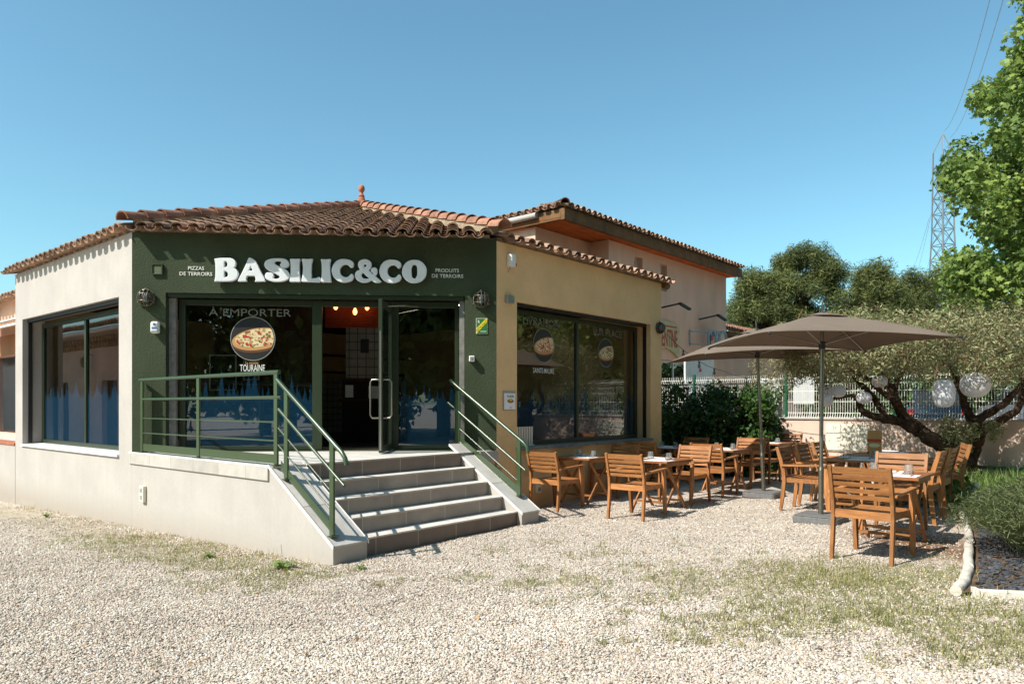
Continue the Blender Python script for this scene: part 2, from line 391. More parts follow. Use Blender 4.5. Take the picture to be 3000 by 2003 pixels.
    def build(s, name, mats, parent=None, smooth=False, loc=None, rot=0.0, bevel=0):
        me = bpy.data.meshes.new(name); me.from_pydata(s.v, [], s.f)
        for mt in (mats if isinstance(mats, (list, tuple)) else [mats]): me.materials.append(mt)
        me.polygons.foreach_set('material_index', s.m)
        if smooth: me.polygons.foreach_set('use_smooth', [True]*len(s.f))
        a = me.attributes.new('tint', 'FLOAT', 'FACE'); a.data.foreach_set('value', s.t)
        me.update()
        o = bpy.data.objects.new(name, me); COL.objects.link(o)
        if smooth and smooth != 2:
            me.set_sharp_from_angle(angle=R(40))
        if parent: o.parent = parent
        if loc is not None: o.location = loc
        o.rotation_euler[2] = rot
        if bevel:
            b = o.modifiers.new('bevel', 'BEVEL'); b.width = bevel; b.segments = 1; b.limit_method = 'ANGLE'; b.harden_normals = False
        return o
def npmesh(name, v, loops, lens, tint, mat, parent=None, smooth=False, loc=None, rot=0):
    """mesh straight from numpy arrays"""
    me = bpy.data.meshes.new(name)
    me.vertices.add(len(v)); me.vertices.foreach_set('co', np.ascontiguousarray(v, dtype=np.float32).ravel())
    me.loops.add(len(loops)); me.loops.foreach_set('vertex_index', loops.astype(np.int32))
    me.polygons.add(len(lens)); st = np.concatenate([[0], np.cumsum(lens)[:-1]]).astype(np.int32)
    me.polygons.foreach_set('loop_start', st)
    me.polygons.foreach_set('use_smooth', np.full(len(lens), bool(smooth)))
    me.materials.append(mat)
    a = me.attributes.new('tint', 'FLOAT', 'FACE'); a.data.foreach_set('value', tint.astype(np.float32))
    me.update(calc_edges=True); me.validate()
    o = bpy.data.objects.new(name, me); COL.objects.link(o)
    if parent: o.parent = parent
    if loc is not None: o.location = loc
    o.rotation_euler[2] = rot
    return o
def tag(o, label=None, cat=None, group=None, kind=None):
    if label: o['label'] = label
    if cat: o['category'] = cat
    if group: o['group'] = group
    if kind: o['kind'] = kind
    return o
def empty(name, loc, rot=0.0, label=None, cat=None, group=None):
    o = bpy.data.objects.new(name, None); COL.objects.link(o); o.empty_display_size = .2
    o.location = loc; o.rotation_euler = (0, 0, rot)
    return tag(o, label, cat, group)
def kids(o): return [c for c in bpy.data.objects if c.parent == o]
def dup(root, loc, rot, label=None, group=None):
    r = root.copy(); COL.objects.link(r); r.location = loc; r.rotation_euler = (0, 0, rot)
    if label: r['label'] = label
    if group: r['group'] = group
    for ch in kids(root):
        c = ch.copy(); COL.objects.link(c); c.parent = r
        for g in kids(ch):
            d = g.copy(); COL.objects.link(d); d.parent = c
    return r
def curve_mesh(cu):
    o = bpy.data.objects.new('tmp', cu); COL.objects.link(o)
    dg = bpy.context.evaluated_depsgraph_get(); dg.update()
    me = bpy.data.meshes.new_from_object(o.evaluated_get(dg)); bpy.data.objects.remove(o); bpy.data.curves.remove(cu)
    return me
def text(name, s, x0, x1, zc, h, mat, parent, frame, y=0.0, bold=0.0, ext=.001, rot=0.0):
    """lettering fitted to the box x0..x1, height h centred on zc, in the plane frame(x, y, z)"""
    cu = bpy.data.curves.new(name, 'FONT'); cu.body = s; cu.size = 1; cu.offset = bold; cu.extrude = ext; cu.resolution_u = 3
    me = curve_mesh(cu); me.name = name
    vs = [v.co.copy() for v in me.vertices]
    ax0 = min(v.x for v in vs); ax1 = max(v.x for v in vs); ay0 = min(v.y for v in vs); ay1 = max(v.y for v in vs)
    ca, sa = math.cos(rot), math.sin(rot); cx = (x0+x1)/2
    for v, c in zip(me.vertices, vs):
        px = ((c.x-ax0)/(ax1-ax0) - .5)*(x1-x0); pz = ((c.y-ay0)/(ay1-ay0)-.5)*h
        v.co = frame(cx + px*ca - pz*sa, y - c.z, zc + px*sa + pz*ca)
    me.materials.clear(); me.materials.append(mat)
    o = bpy.data.objects.new(name, me); COL.objects.link(o)
    if parent: o.parent = parent
    return o

# ------------------------------------------------------------------ ground
def smooth(a, b, x): x = min(1, max(0, (x-a)/(b-a))); return x*x*(3-2*x)
def blob(x, y, cx, cy, rx, ry): return math.exp(-(((x-cx)/rx)**2 + ((y-cy)/ry)**2))
def wall_dist(x, y):
    d = Vector((x, y, 0)) - L0; return -d.dot(UR), d.dot(UL)      # metres in front of the long cream wall, position along it
def grassiness(x, y):
    g = 0
    d, t = wall_dist(x, y)
    if t > -5.2 and d > -.05: g = max(g, .68*math.exp(-((d-.6)/.7)**2))
    g = max(g, .36*blob(x, y, -1.4, 6.35, 1.6, .4), .5*blob(x, y, .3, 6.2, 1.5, .5), .95*blob(x, y, 2.8, 6.0, 1.4, .95), .85*blob(x, y, 2.5, 5.0, 1.7, .7), .8*blob(x, y, 3.0, 4.35, 1.1, .5), .5*blob(x, y, 1.2, 4.6, .8, .4), .6*blob(x, y, 1.4, 6.3, 1.0, .7))
    g = max(g, .5*blob(x, y, 1.6, 5.6, 1.6, .6), .35*blob(x, y, .6, 7.6, 1.6, 1.0), .8*blob(x, y, 3.3, 4.5, .8, .5), .5*blob(x, y, 5.5, 11.0, 2, 2))
    return g
def soiliness(x, y):
    s = max(.8*blob(x, y, -1.15, 6.75, .55, .22), .95*blob(x, y, 4.25, 7.6, .85, 1.7), .7*blob(x, y, 5.0, 9.6, 1.1, 2.2), .35*blob(x, y, 3.2, 5.9, .6, .5))
    d, t = wall_dist(x, y)
    if t > -5.0 and d > -.1: s = max(s, .33*math.exp(-(d/.22)**2))
    if y > 18: s = max(s, .4)
    return s
xs = [-600, -200, -80, -35, -22] + list(np.arange(-15, 15.01, .2)) + [18, 25, 45, 100, 300, 600]
ys = [-600, -150, -40, -15, -5] + list(np.arange(1, 20.01, .2)) + [24, 32, 60, 150, 400, 900]
gv = []; gs_ = []; gg_ = []
for y in ys:
    for x in xs:
        z = G(x, y)
        if abs(x) < 16 and 0 < y < 20: z += .012*noise.noise((x*1.3, y*1.3, 0)) + .006*noise.noise((x*4, y*4, 3))
        gv.append((x, y, z)); gs_.append(soiliness(x, y) if abs(x) < 16 and y > 0 else 0); gg_.append(grassiness(x, y) if abs(x) < 16 and 0 < y < 20 else .3)
nx = len(xs); gf = [(j*nx+i, j*nx+i+1, (j+1)*nx+i+1, (j+1)*nx+i) for j in range(len(ys)-1) for i in range(nx-1)]
me = bpy.data.meshes.new('ground'); me.from_pydata(gv, [], gf); me.materials.append(M['ground'])
a = me.attributes.new('soil', 'FLOAT', 'POINT'); a.data.foreach_set('value', gs_)
a = me.attributes.new('grassy', 'FLOAT', 'POINT'); a.data.foreach_set('value', gg_)
me.polygons.foreach_set('use_smooth', [True]*len(gf))
ground = bpy.data.objects.new('ground', me); COL.objects.link(ground); ground['kind'] = 'structure'

# ------------------------------------------------------------------ restaurant building
ZF = .93; ZT = 4.03; RLEN = 4.93; LLEN = 5.19; A = 3.6416
FLOC = lambda x, y, z: Vector(((x+y)/2**.5, (-x+y)/2**.5, z))          # facade frame in building coordinates
b0 = GS(0, 0)
resto = empty('restaurant', S(0, 0, 0), SITE, 'single storey corner restaurant with dark green front, cream side walls and clay tile roof', 'restaurant')
LWL = lambda s, y, z: Vector((y, s, z))          # along the left wall, inward, up
RWL = lambda s, y, z: Vector((A+s, -A+y, z))     # along the right wall, inward, up
mb = MB(); mb.panel((0,0,0), (0,1,0), (1,0,0), [0,.45,4.785,LLEN], [-.7,.875,3.165,ZT], {(1,1)}, .38)
mb.build('cream_wall', M['cream'], resto)
mb = MB(); mb.panel(FLOC(0,0,0), FLOC(1,0,0), FLOC(0,1,0), [0,.46,4.685,5.15], [.93-1.2,.932,3.185,ZT], {(1,1)}, .3)
mb.build('green_wall', M['green'], resto)
mb = MB(); mb.panel((A,-A,0), (1,0,0), (0,1,0), [0,.465,4.5,RLEN], [-.7,.95,3.16,ZT-.03], {(1,1)}, .38)
o = mb.build('tan_wall', M['tan'], resto)
mb = MB(); mb.box(A+RLEN-.35, A+RLEN, -A+.381, 5.19, -.7, 3.98); mb.box(.381, A+RLEN-.352, LLEN-.3, LLEN, -.7, 3.98)
mb.build('rear_wall', M['tan'], resto)
# white sill, window surrounds
mb = MB(); mb.hexa([(-.035,.44,.845),(.36,.44,.86),(.36,4.8,.86),(-.035,4.8,.845),(-.035,.44,.877),(.36,.44,.892),(.36,4.8,.892),(-.035,4.8,.877)])
mb.build('window_sill', M['trim'], resto)
mb = MB(); mb.box(A+.44, A+4.52, -A-.05, -A+.30, .905, .952); mb.build('window_sill', M['concrete'], resto)
# shutter guides (dark strip in the reveals)
for (nm, fr, x0, x1, z0, z1, mat) in (('shutter_rail', LWL, 4.745, 4.784, .9, 3.16, M['black']), ('shutter_rail', RWL, 4.46, 4.498, .96, 3.155, M['black'])):
    mb = MB(); c = [fr(x0,.09,z0), fr(x1,.09,z0), fr(x1,.15,z0), fr(x0,.15,z0), fr(x0,.09,z1), fr(x1,.09,z1), fr(x1,.15,z1), fr(x0,.15,z1)]
    mb.hexa(c); mb.build(nm, mat, resto)
for (fr, x0, x1) in ((LWL, .46, 4.74), (RWL, .47, 4.455)):
    mb = MB(); c = [fr(x0,.06,3.11), fr(x1,.06,3.11), fr(x1,.16,3.11), fr(x0,.16,3.11), fr(x0,.06,3.157), fr(x1,.06,3.157), fr(x1,.16,3.157), fr(x0,.16,3.157)]
    mb.hexa(c); mb.build('shutter_slot', M['black'], resto)
for x0, x1 in ((.465, .56), (4.605, 4.68)):
    mb = MB(); mb.hexa([FLOC(x, y, z) for z in (.935, 3.12) for (x, y) in ((x0,.1),(x1,.1),(x1,.17),(x0,.17))]); mb.build('shutter_rail', M['concrete'], resto)
mb = MB(); mb.hexa([FLOC(x, y, z) for z in (3.125, 3.18) for (x, y) in ((.47,.03),(4.67,.03),(4.67,.09),(.47,.09))]); mb.build('shutter_slot', M['gframe'], resto)

def fbox(mb, fr, x0, x1, y0, y1, z0, z1, m=0):
    mb.hexa([fr(x, y, z) for z in (z0, z1) for (x, y) in ((x0,y0),(x1,y0),(x1,y1),(x0,y1))], .5, m)
def frame_ring(mb, fr, x0, x1, z0, z1, y0, y1, wd, mull=()):
    fbox(mb, fr, x0, x0+wd, y0, y1, z0, z1); fbox(mb, fr, x1-wd, x1, y0, y1, z0, z1)
    fbox(mb, fr, x0+wd, x1-wd, y0, y1, z0, z0+wd); fbox(mb, fr, x0+wd, x1-wd, y0, y1, z1-wd, z1)
    for c in mull: fbox(mb, fr, c-wd/2, c+wd/2, y0, y1, z0+wd, z1-wd)
def pane(fr, x0, x1, z0, z1, y, parent):
    mb = MB(); mb.quad(fr(x0,y,z0), fr(x1,y,z0), fr(x1,y,z1), fr(x0,y,z1)); return mb.build('pane', M['glass'], parent)
def forest(fr, x0, x1, z0, zb, amp, y, parent, seed):
    """film cut along a line of fir trees"""
    r = random.Random(seed); mb = MB(); tr = []; x = x0-.05
    while x < x1+.05: tr.append((x, r.uniform(.045, .085), amp*r.choice((.35,.5,.6,.75,1.0))*r.uniform(.7,1.05))); x += r.uniform(.035, .09)
    n = int((x1-x0)/.008); hs = []
    for i in range(n+1):
        xx = x0+(x1-x0)*i/n; h = .0
        for (c, w_, H) in tr:
            d = abs(xx-c)/w_
            if d < 1: h = max(h, H*(1-d)**1.1*(1-.22*((d*5) % 1)) if d > .08 else H)
        hs.append(max(.03, h))
    for i in range(n):
        xa, xb = x0+(x1-x0)*i/n, x0+(x1-x0)*(i+1)/n
        mb.quad(fr(xa,y,z0), fr(xb,y,z0), fr(xb,y,zb+hs[i+1]), fr(xa,y,zb+hs[i]))
    return mb.build('forest_film', M['film'], parent)
def pizza(fr, cx, cz, rad, y, parent, kind, seed):
    r = random.Random(seed); n = 48
    mb = MB()
    c = [fr(cx+rad*math.cos(2*math.pi*i/n), y, cz+rad*math.sin(2*math.pi*i/n)) for i in range(n)]
    mb.ngon(c); o = mb.build('pizza_picture', M['filmdark'], parent)
    mb = MB()
    for i in range(n):
        a0, a1 = 2*math.pi*i/n, 2*math.pi*(i+1)/n
        mb.quad(*[fr(cx+q*math.cos(a), y-.002, cz+q*math.sin(a)) for q, a in ((rad,a0),(rad*1.03,a0),(rad*1.03,a1),(rad,a1))])
    mb.build('picture_ring', M['pring'], parent)
    def inside(x, z): return x*x+z*z < .93
    ex, ez = .28, -.02                                   # pizza drawn as a tilted oval running out of the disc
    def ell(ax, az, dz, m, yy):
        pts = []
        for i in range(40):
            a = 2*math.pi*i/40; x = ex+ax*math.cos(a)*1.18; z = ez+dz+az*math.sin(a)+.13*x
            q = math.hypot(x, z)
            if q > .96: x *= .96/q; z *= .96/q
            pts.append(fr(cx+x*rad, yy, cz+z*rad))
        mbp.ngon(pts, .5, m)
    mbp = MB(); ell(1.05, .56, -.1, 0, y-.003); ell(1.05, .52, -.02, 1, y-.004); ell(.92, .42, .03, 2, y-.005)
    for i in range(150):
        a = r.uniform(0, 6.28); q = math.sqrt(r.random()); x = ex+.9*1.15*q*math.cos(a); z = ez+.03+.4*q*math.sin(a)+.13*x
        if not inside(x*1.06, z*1.06): continue
        s = r.uniform(.03, .085); m = r.choice({'t': [3,3,2,4,1], 's': [3,3,3,1,2], 'g': [4,4,4,2,3]}[kind])
        k = r.randint(4, 6); ph = r.uniform(0, 6)
        mbp.ngon([fr(cx+(x+s*math.cos(ph+6.283*j/k)*r.uniform(.7,1.3))*rad, y-.006-.00002*i, cz+(z+.7*s*math.sin(ph+6.283*j/k))*rad) for j in range(k)], .5, m)
    mbp.build('pizza_print', [M['crustdk'], M['crust'], M['cheese'], M['red'], M['basil']], parent)
M['crustdk'] = plain('baked crust', lin('5a3a22'), .7)
# left shop window
mb = MB(); frame_ring(mb, LWL, .46, 4.74, .885, 3.10, .30, .36, .075, (2.62,)); lwf = mb.build('shop_window', M['gframe'], resto, bevel=.004)
pane(LWL, .53, 2.585, .95, 3.03, .33, lwf); pane(LWL, 2.655, 4.67, .95, 3.03, .33, lwf)
forest(LWL, .535, 2.58, .955, 1.62, .5, .334, lwf, 3); forest(LWL, 2.66, 4.665, .955, 1.62, .5, .334, lwf, 4)
# right shop window
mb = MB(); frame_ring(mb, RWL, .47, 4.455, .955, 3.105, .27, .33, .07, (2.44,)); rwf = mb.build('shop_window', M['gframe'], resto, bevel=.004)
pane(RWL, .535, 2.41, 1.02, 3.04, .30, rwf); pane(RWL, 2.47, 4.39, 1.02, 3.04, .30, rwf)
forest(RWL, .54, 2.4, 1.025, 1.5, .5, .304, rwf, 5); forest(RWL, 2.48, 4.385, 1.025, 1.5, .5, .304, rwf, 6)
text('lettering', 'LIVRAISON', .96, 1.93, 2.95, .13, M['filmtxt'], rwf, RWL, .294)
text('lettering', 'SUR PLACE', 2.95, 3.92, 2.93, .13, M['filmtxt'], rwf, RWL, .294)
pizza(RWL, 1.5, 2.575, .275, .292, rwf, 's', 2); pizza(RWL, 3.37, 2.555, .255, .292, rwf, 'g', 3)
text('lettering', 'SAINTE-MAURE', 1.22, 1.78, 2.16, .085, M['cream_txt'], rwf, RWL, .292, .004)
# glazed front
mb = MB(); fr = FLOC
fbox(mb, fr, .57, .66, .19, .26, .94, 3.12); fbox(mb, fr, 2.46, 2.60, .19, .26, .94, 3.12); fbox(mb, fr, 3.62, 3.71, .19, .26, .94, 3.12); fbox(mb, fr, 4.54, 4.60, .19, .26, .94, 3.12)
fbox(mb, fr, .661, 2.459, .19, .26, .94, 1.0); fbox(mb, fr, 3.711, 4.539, .19, .26, .94, 1.0)
fbox(mb, fr, .661, 2.459, .19, .26, 3.04, 3.12); fbox(mb, fr, 2.601, 3.619, .19, .26, 3.04, 3.12); fbox(mb, fr, 3.711, 4.539, .19, .26, 3.04, 3.12)
gf_ = mb.build('glazed_front', M['gframe'], resto, bevel=.004)
pane(FLOC, .655, 2.465, .995, 3.045, .225, gf_); pane(FLOC, 3.705, 4.545, .995, 3.045, .225, gf_)
forest(FLOC, .665, 2.455, 1.0, 1.6, .55, .229, gf_, 8); forest(FLOC, 3.715, 4.535, 1.0, 1.55, .5, .229, gf_, 9)
text('lettering', '\u00c0 EMPORTER', .98, 2.15, 2.955, .135, M['filmtxt'], gf_, FLOC, .218, .0)
pizza(FLOC, 1.605, 2.56, .31, .217, gf_, 't', 1)
text('lettering', 'La recette', 1.5, 1.68, 2.21, .04, M['crust'], gf_, FLOC, .217, .01)
text('lettering', 'TOURAINE', 1.42, 1.775, 2.135, .10, M['cream_txt'], gf_, FLOC, .217, .008)
# open door leaf, hinged at the right of the doorway and swung straight out
hx, hy = 3.60, .19; dl = .9; da = math.atan2(-.89, -.064)
DL = lambda x, y, z: FLOC(hx + x*math.cos(da) - y*math.sin(da), hy + x*math.sin(da) + y*math.cos(da), z)
mb = MB(); frame_ring(mb, DL, 0, dl, .945, 3.03, -.025, .025, .085); door = mb.build('entrance_door', M['gframe'], resto, bevel=.004)
pane(DL, .08, dl-.08, 1.02, 2.95, 0, door)
mb = MB(); fbox(mb, DL, dl+.0005, dl+.004, -.012, .012, .98, 2.6); mb.build('lock_strip', M['alu'], door)
for sgn in (-1, 1):
    mb = MB(); pts = [DL(dl-.05, sgn*.02, 1.42), DL(dl-.05, sgn*.12, 1.42), DL(dl-.05, sgn*.145, 1.46), DL(dl-.05, sgn*.145, 1.90), DL(dl-.05, sgn*.12, 1.94), DL(dl-.05, sgn*.02, 1.94)]
    mb.tube(pts, .012, 10); mb.build('door_handle', M['steel'], door, smooth=True)
mb = MB(); mb.tube([DL(.45,.03,2.99), DL(.3,.25,3.02), DL(.1,.42,3.03)], .01, 6); mb.build('door_closer', M['steel'], door)
# ceiling, floor
poly = [(.385,.02),(A+.1,-A+.35),(A+RLEN-.36,-A+.385),(A+RLEN-.36,LLEN-.31),(.385,LLEN-.31)]
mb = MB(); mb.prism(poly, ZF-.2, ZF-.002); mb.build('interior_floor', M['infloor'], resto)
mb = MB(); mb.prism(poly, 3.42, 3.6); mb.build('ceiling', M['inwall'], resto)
# ---- roof of canal tiles
SL = .325; PITCH = .24
def roof_tiles(mb, O, e, up, x0, x1, smax, keep, over, rows_lim=99, phase=0.0):
    """O on the wall line; e along the eave; up = unit vector up the slope"""
    O, e, up = V3(O), V3(e).normalized(), V3(up).normalized(); nr = e.cross(up).normalized()
    if nr.z < 0: nr = -nr
    k0 = math.floor(x0/PITCH)-1; k1 = math.ceil(x1/PITCH)+1; seg = 6; ex = .33
    for k in range(k0, k1+1):
        for cover in (0, 1):
            xc = (k+phase+.5*cover)*PITCH
            if xc < x0 or xc > x1: continue
            xo = rnd.uniform(-.008, .008); s0 = -over(xc)+(.03 if cover else 0); j = 0
            while s0+j*ex < smax and j < rows_lim:
                sa = s0+j*ex+rnd.uniform(-.012, .012); sb = sa+.44
                if keep(xc, sa+.16):
                    tv = min(1, max(0, rnd.gauss(.5, .25)))
                    ra, rb = (.092, .078) if cover else (.085, .098)
                    la, lb = (.045, .015) if cover else (.022, -.004)
                    i = len(mb.v); tl = rnd.uniform(-.006, .006)
                    for (rr, lf, ss) in ((ra, la, sa), (rb, lb, sb), (rb-.014, lb, sb), (ra-.014, la, sa)):
                        for q in range(seg+1):
                            an = math.pi*q/seg; cx = math.cos(an)*rr; cz = math.sin(an)*rr*.8
                            if not cover: cz = -cz + .068
                            else: cz += .028
                            mb.v.append(tuple(O + e*(xc+xo+cx) + up*ss + nr*(cz+lf+tl)))
                    w_ = seg+1
                    for q in range(seg):
                        for (aa, bb) in ((0,1), (2,3), (3,0)):
                            mb.face((i+aa*w_+q, i+aa*w_+q+1, i+bb*w_+q+1, i+bb*w_+q), tv)
                j += 1
def hip_tiles(mb, P, Q, r=.12, ex=.34, mort=None):
    P, Q = V3(P), V3(Q); d = (Q-P); n = int(d.length/ex); d.normalize()
    a = d.cross(Vector((0,0,1))).normalized(); b = a.cross(d)
    for k in range(n+1):
        s0 = k*ex; tv = rnd.random(); i = len(mb.v); seg = 8
        for (rr, ss, lf) in ((r, s0, .03), (r*.84, s0+ex+.1, .0), (r*.84-.016, s0+ex+.1, 0), (r-.016, s0, .03)):
            for q in range(seg+1):
                an = math.pi*q/seg; mb.v.append(tuple(P + d*ss + a*math.cos(an)*rr + b*(math.sin(an)*rr+lf)))
        w_ = seg+1
        for q in range(seg):
            for (aa, bb) in ((0,1), (2,3), (3,0)): mb.face((i+aa*w_+q, i+aa*w_+q+1, i+bb*w_+q+1, i+bb*w_+q), tv)
APEX = Vector((5.32, 1.68, 0)); nrm = (1+SL*SL)**.5; ZB = ZT+.02
dz = SL*4.95; APEX.z = ZB+dz
fover = lambda x: .17+.24*smooth(.2, 2.4, x)
upF = FLOC(0, 1, 0)+Vector((0,0,SL))
def keepF(x, s):
    y = s/nrm; p = FLOC(x, y, 0); hl = FLOC(0, 0, 0)
    # left of hip from L to apex / right of hip from R to apex
    ap = Vector(((APEX.x-APEX.y)/2**.5, (APEX.x+APEX.y)/2**.5, 0))      # apex in facade frame
    fx0 = ap.x*max(y, 0)/ap.y - .0; fx1 = 5.15-(5.15-ap.x)*max(y, 0)/ap.y
    if y > ap.y: return False
    return fx0+.02 < x < fx1-.02
front = MB(); roof_tiles(front, FLOC(0,0,ZB), FLOC(1,0,0), upF, .06, 5.1, 5.4, keepF, fover, phase=.3)
roof = front.build('roof', M['tile'], resto, smooth=True)
side = MB()
SLl = (APEX.z-ZB)/(APEX.x)          # pitch of the left slope so that it meets the apex
def keepL(x, s):
    y = s/(1+SLl**2)**.5; return y < APEX.x and (x > (APEX.y/APEX.x)*y)
roof_tiles(side, (0,0,ZB), (0,1,0), (1,0,SLl), .1, LLEN+.12, 5.8, keepL, lambda x: .17)
side.build('roof_slope', M['tile'], resto, smooth=True)
side = MB(); SLr = (APEX.z-ZB)/(APEX.y+A)
def keepR(x, s):
    y = s/(1+SLr**2)**.5; return y < APEX.y+A and (x > ((APEX.x-A)/(APEX.y+A))*y)
roof_tiles(side, (A,-A,ZB-.03), (1,0,0), (0,1,SLr), .1, RLEN+.18, 5.8, keepR, lambda x: .19)
side.build('roof_slope', M['tile'], resto, smooth=True)
# roof deck under the tiles and back slopes
mb = MB(); e = -.02
def P3(x, y, z): return Vector((x, y, z))
pl = FLOC(0,0,ZB+e); pr = FLOC(5.15,0,ZB+e); ap = APEX+P3(0,0,e)
lend = P3(0,LLEN+.1,ZB+e); lrid = P3(APEX.x,LLEN+.1,APEX.z+e); rend = P3(A+RLEN+.1,-A,ZB+e); rrid = P3(A+RLEN+.1,APEX.y,APEX.z+e)
mb.ngon([pl, pr, ap]); mb.ngon([pl, ap, lrid, lend]); mb.ngon([pr, rend, rrid, ap])
mb.ngon([ap, rrid, P3(A+RLEN+.1, LLEN, ZB+.2), P3(APEX.x+.2, LLEN, ZB+.2)]); mb.ngon([ap, P3(APEX.x+.2, LLEN, ZB+.2), lrid])
mb.ngon([rend, P3(A+RLEN+.1, LLEN, ZB+.2), rrid]); mb.ngon([pl, lend, P3(A+RLEN+.1, LLEN, ZB-.05), rend, pr])
mb.build('roof_deck', M['mortar'], resto)
hips = MB(); hL = FLOC(-.05, -.12, ZB+.10); hR = FLOC(5.2, -.12, ZB+.10)
hip_tiles(hips, hL+(hL-APEX).normalized()*.03, APEX+P3(0,0,.13)); hip_tiles(hips, hR+(hR-APEX).normalized()*.12, APEX+P3(0,0,.13))
hip_tiles(hips, P3(APEX.x, LLEN+.1, APEX.z+.12), APEX+P3(0,0,.13)); hip_tiles(hips, P3(A+RLEN+.1, APEX.y, APEX.z+.12), APEX+P3(0,0,.13))
hips.build('ridge_tiles', M['tileclean'], resto, smooth=True)
mb = MB(); aw = P3(0,0,.0)
for (a_, b_) in ((hL, APEX+P3(0,0,.12)), (hR, APEX+P3(0,0,.12))):
    mb.bar(a_+(b_-a_).normalized()*.22-P3(0,0,.01), b_-P3(0,0,.02), .18, .15)
mb.build('ridge_mortar', M['mortar'], resto)
mb = MB(); mb.lathe([(.30,.0),(.27,.07),(.17,.11),(.13,.2),(.105,.29),(.085,.33),(.1,.36),(.085,.385),(.06,.42),(.05,.46),(.055,.49),(.09,.52),(.105,.58),(.1,.64),(.07,.70),(.02,.73)], 16, tuple(APEX+P3(0,0,.12)))
v = mb.v; mb.v = [(APEX.x+(p[0]-APEX.x)*.66, APEX.y+(p[1]-APEX.y)*.66, APEX.z+.12+(p[2]-APEX.z-.12)*.66) for p in v]
mb.build('finial', M['terracotta'], resto, smooth=True)
# eave mortar strip closing the wall top
mb = MB(); mb.box(.03, .35, 0, LLEN, ZT+.001, ZT+.07); mb.box(A+.05, A+RLEN-.02, -A+.03, -A+.33, ZT-.028, ZT+.04)
mb.hexa([FLOC(x, y, z) for z in (ZT+.001, ZT+.06) for (x, y) in ((.1,.03),(5.05,.03),(5.05,.28),(.1,.28))]); mb.build('eave_mortar', M['mortar'], resto)
# wing on the right: gutter stub below the right eave end
mb = MB(); mb.tube([(A+RLEN+.03, -A-.02, 3.99), (A+RLEN+.2, -A-.02, 3.97)], .07, 10); mb.build('gutter_end', M['fascia'], resto)

# ------------------------------------------------------------------ interior things
def fthing(name, x, y, z, label, cat, group=None): return empty(name, FP(x, y, z), FAC, label, cat, group)
t = fthing('tiled_partition', 2.95, 2.6, ZF, 'white tiled partition wall with posters seen through the open door', 'partition')
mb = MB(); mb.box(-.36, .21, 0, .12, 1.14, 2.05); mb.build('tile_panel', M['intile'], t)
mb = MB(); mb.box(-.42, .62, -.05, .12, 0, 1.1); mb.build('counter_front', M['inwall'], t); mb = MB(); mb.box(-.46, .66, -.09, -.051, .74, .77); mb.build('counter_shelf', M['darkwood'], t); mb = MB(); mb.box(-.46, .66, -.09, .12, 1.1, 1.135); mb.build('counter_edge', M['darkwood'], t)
mb = MB(); mb.box(-.1, .05, -.006, 0, 1.6, 1.85); mb.build('poster', M['filmdark'], t)
mb = MB(); mb.box(-.36, -.22, -.058, -.051, .8, 1.02); mb.build('notice', M['paper'], t); mb = MB(); mb.box(.05, .3, -.058, -.051, .78, 1.0); mb.build('notice', M['paper'], t)
for k, (bx, bz) in enumerate(((2.5, 3.30), (2.82, 3.22), (3.02, 3.31))):
    t = fthing('pendant_lamp', bx, 2.05+.05*k, bz, ('glowing pendant bulb nearest the left door jamb', 'lowest glowing pendant bulb hanging in the doorway', 'glowing pendant bulb nearest the open door leaf')[k], 'pendant lamp', 'pendant bulbs behind the doorway')
    mb = MB(); mb.lathe([(.012,-.07),(.035,-.04),(.036,0),(.014,.05)], 10); mb.build('bulb', M['bulb'], t, smooth=True)
    mb = MB(); mb.lathe([(.016,.05),(.016,.1),(.004,.1),(.004,3.4-bz)], 8); mb.build('cord', M['black'], t)
t = fthing('amber_canopy', 2.78, 2.3, 2.92, 'amber slatted canopy hanging inside above the doorway counter', 'canopy')
mb = MB()
for k in range(13): mb.box(-.5, .44, -.02, .02, .03+k*.034, .052+k*.034)
mb.build('slats', M['slatorange'], t)
t = fthing('picture_wall', 1.5, 1.5, ZF, 'dark wooden interior wall carrying the framed pictures', 'interior wall')
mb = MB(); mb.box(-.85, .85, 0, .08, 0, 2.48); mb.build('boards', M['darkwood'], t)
for (x, z, wd, h, lb) in ((.79, 2.12, .43, .58, 'larger framed picture hanging behind the takeaway window'), (1.24, 2.16, .26, .33, 'smaller framed picture hanging behind the takeaway window')):
    t = fthing('framed_picture', x, 1.498, z, lb, 'picture')
    mb = MB(); frame_ring(mb, lambda a, b, c: Vector((a, b, c)), -wd/2, wd/2, -h/2, h/2, -.03, -.002, .02); mb.build('frame', M['cream_txt'], t)
    mb = MB(); mb.box(-wd/2+.02, wd/2-.02, -.012, -.004, -h/2+.02, h/2-.02); mb.build('print', surf('landscape print', lin('3a4020'), .6, .8, 6, col2=lin('15130c')), t)
for k, z in enumerate((1.62, 2.02)):
    mb = MB(); mb.box(-1.4, 3.0, -.28, 0, 0, .04)
    o = mb.build('wall_shelf', M['darkwood'], None, loc=S(5.6, 3.9, ZF+z-.2), rot=SITE)
    tag(o, ('lower', 'upper')[k]+' long wooden shelf on the back wall inside the restaurant', 'shelf')
mb = MB(); mb.box(-1.6, 3.0, 0, .06, 0, 1.3); o = mb.build('tiled_backsplash', M['intile'], None, loc=S(5.6, 3.92, ZF), rot=SITE); tag(o, 'white tiled backsplash along the back wall inside', 'backsplash')
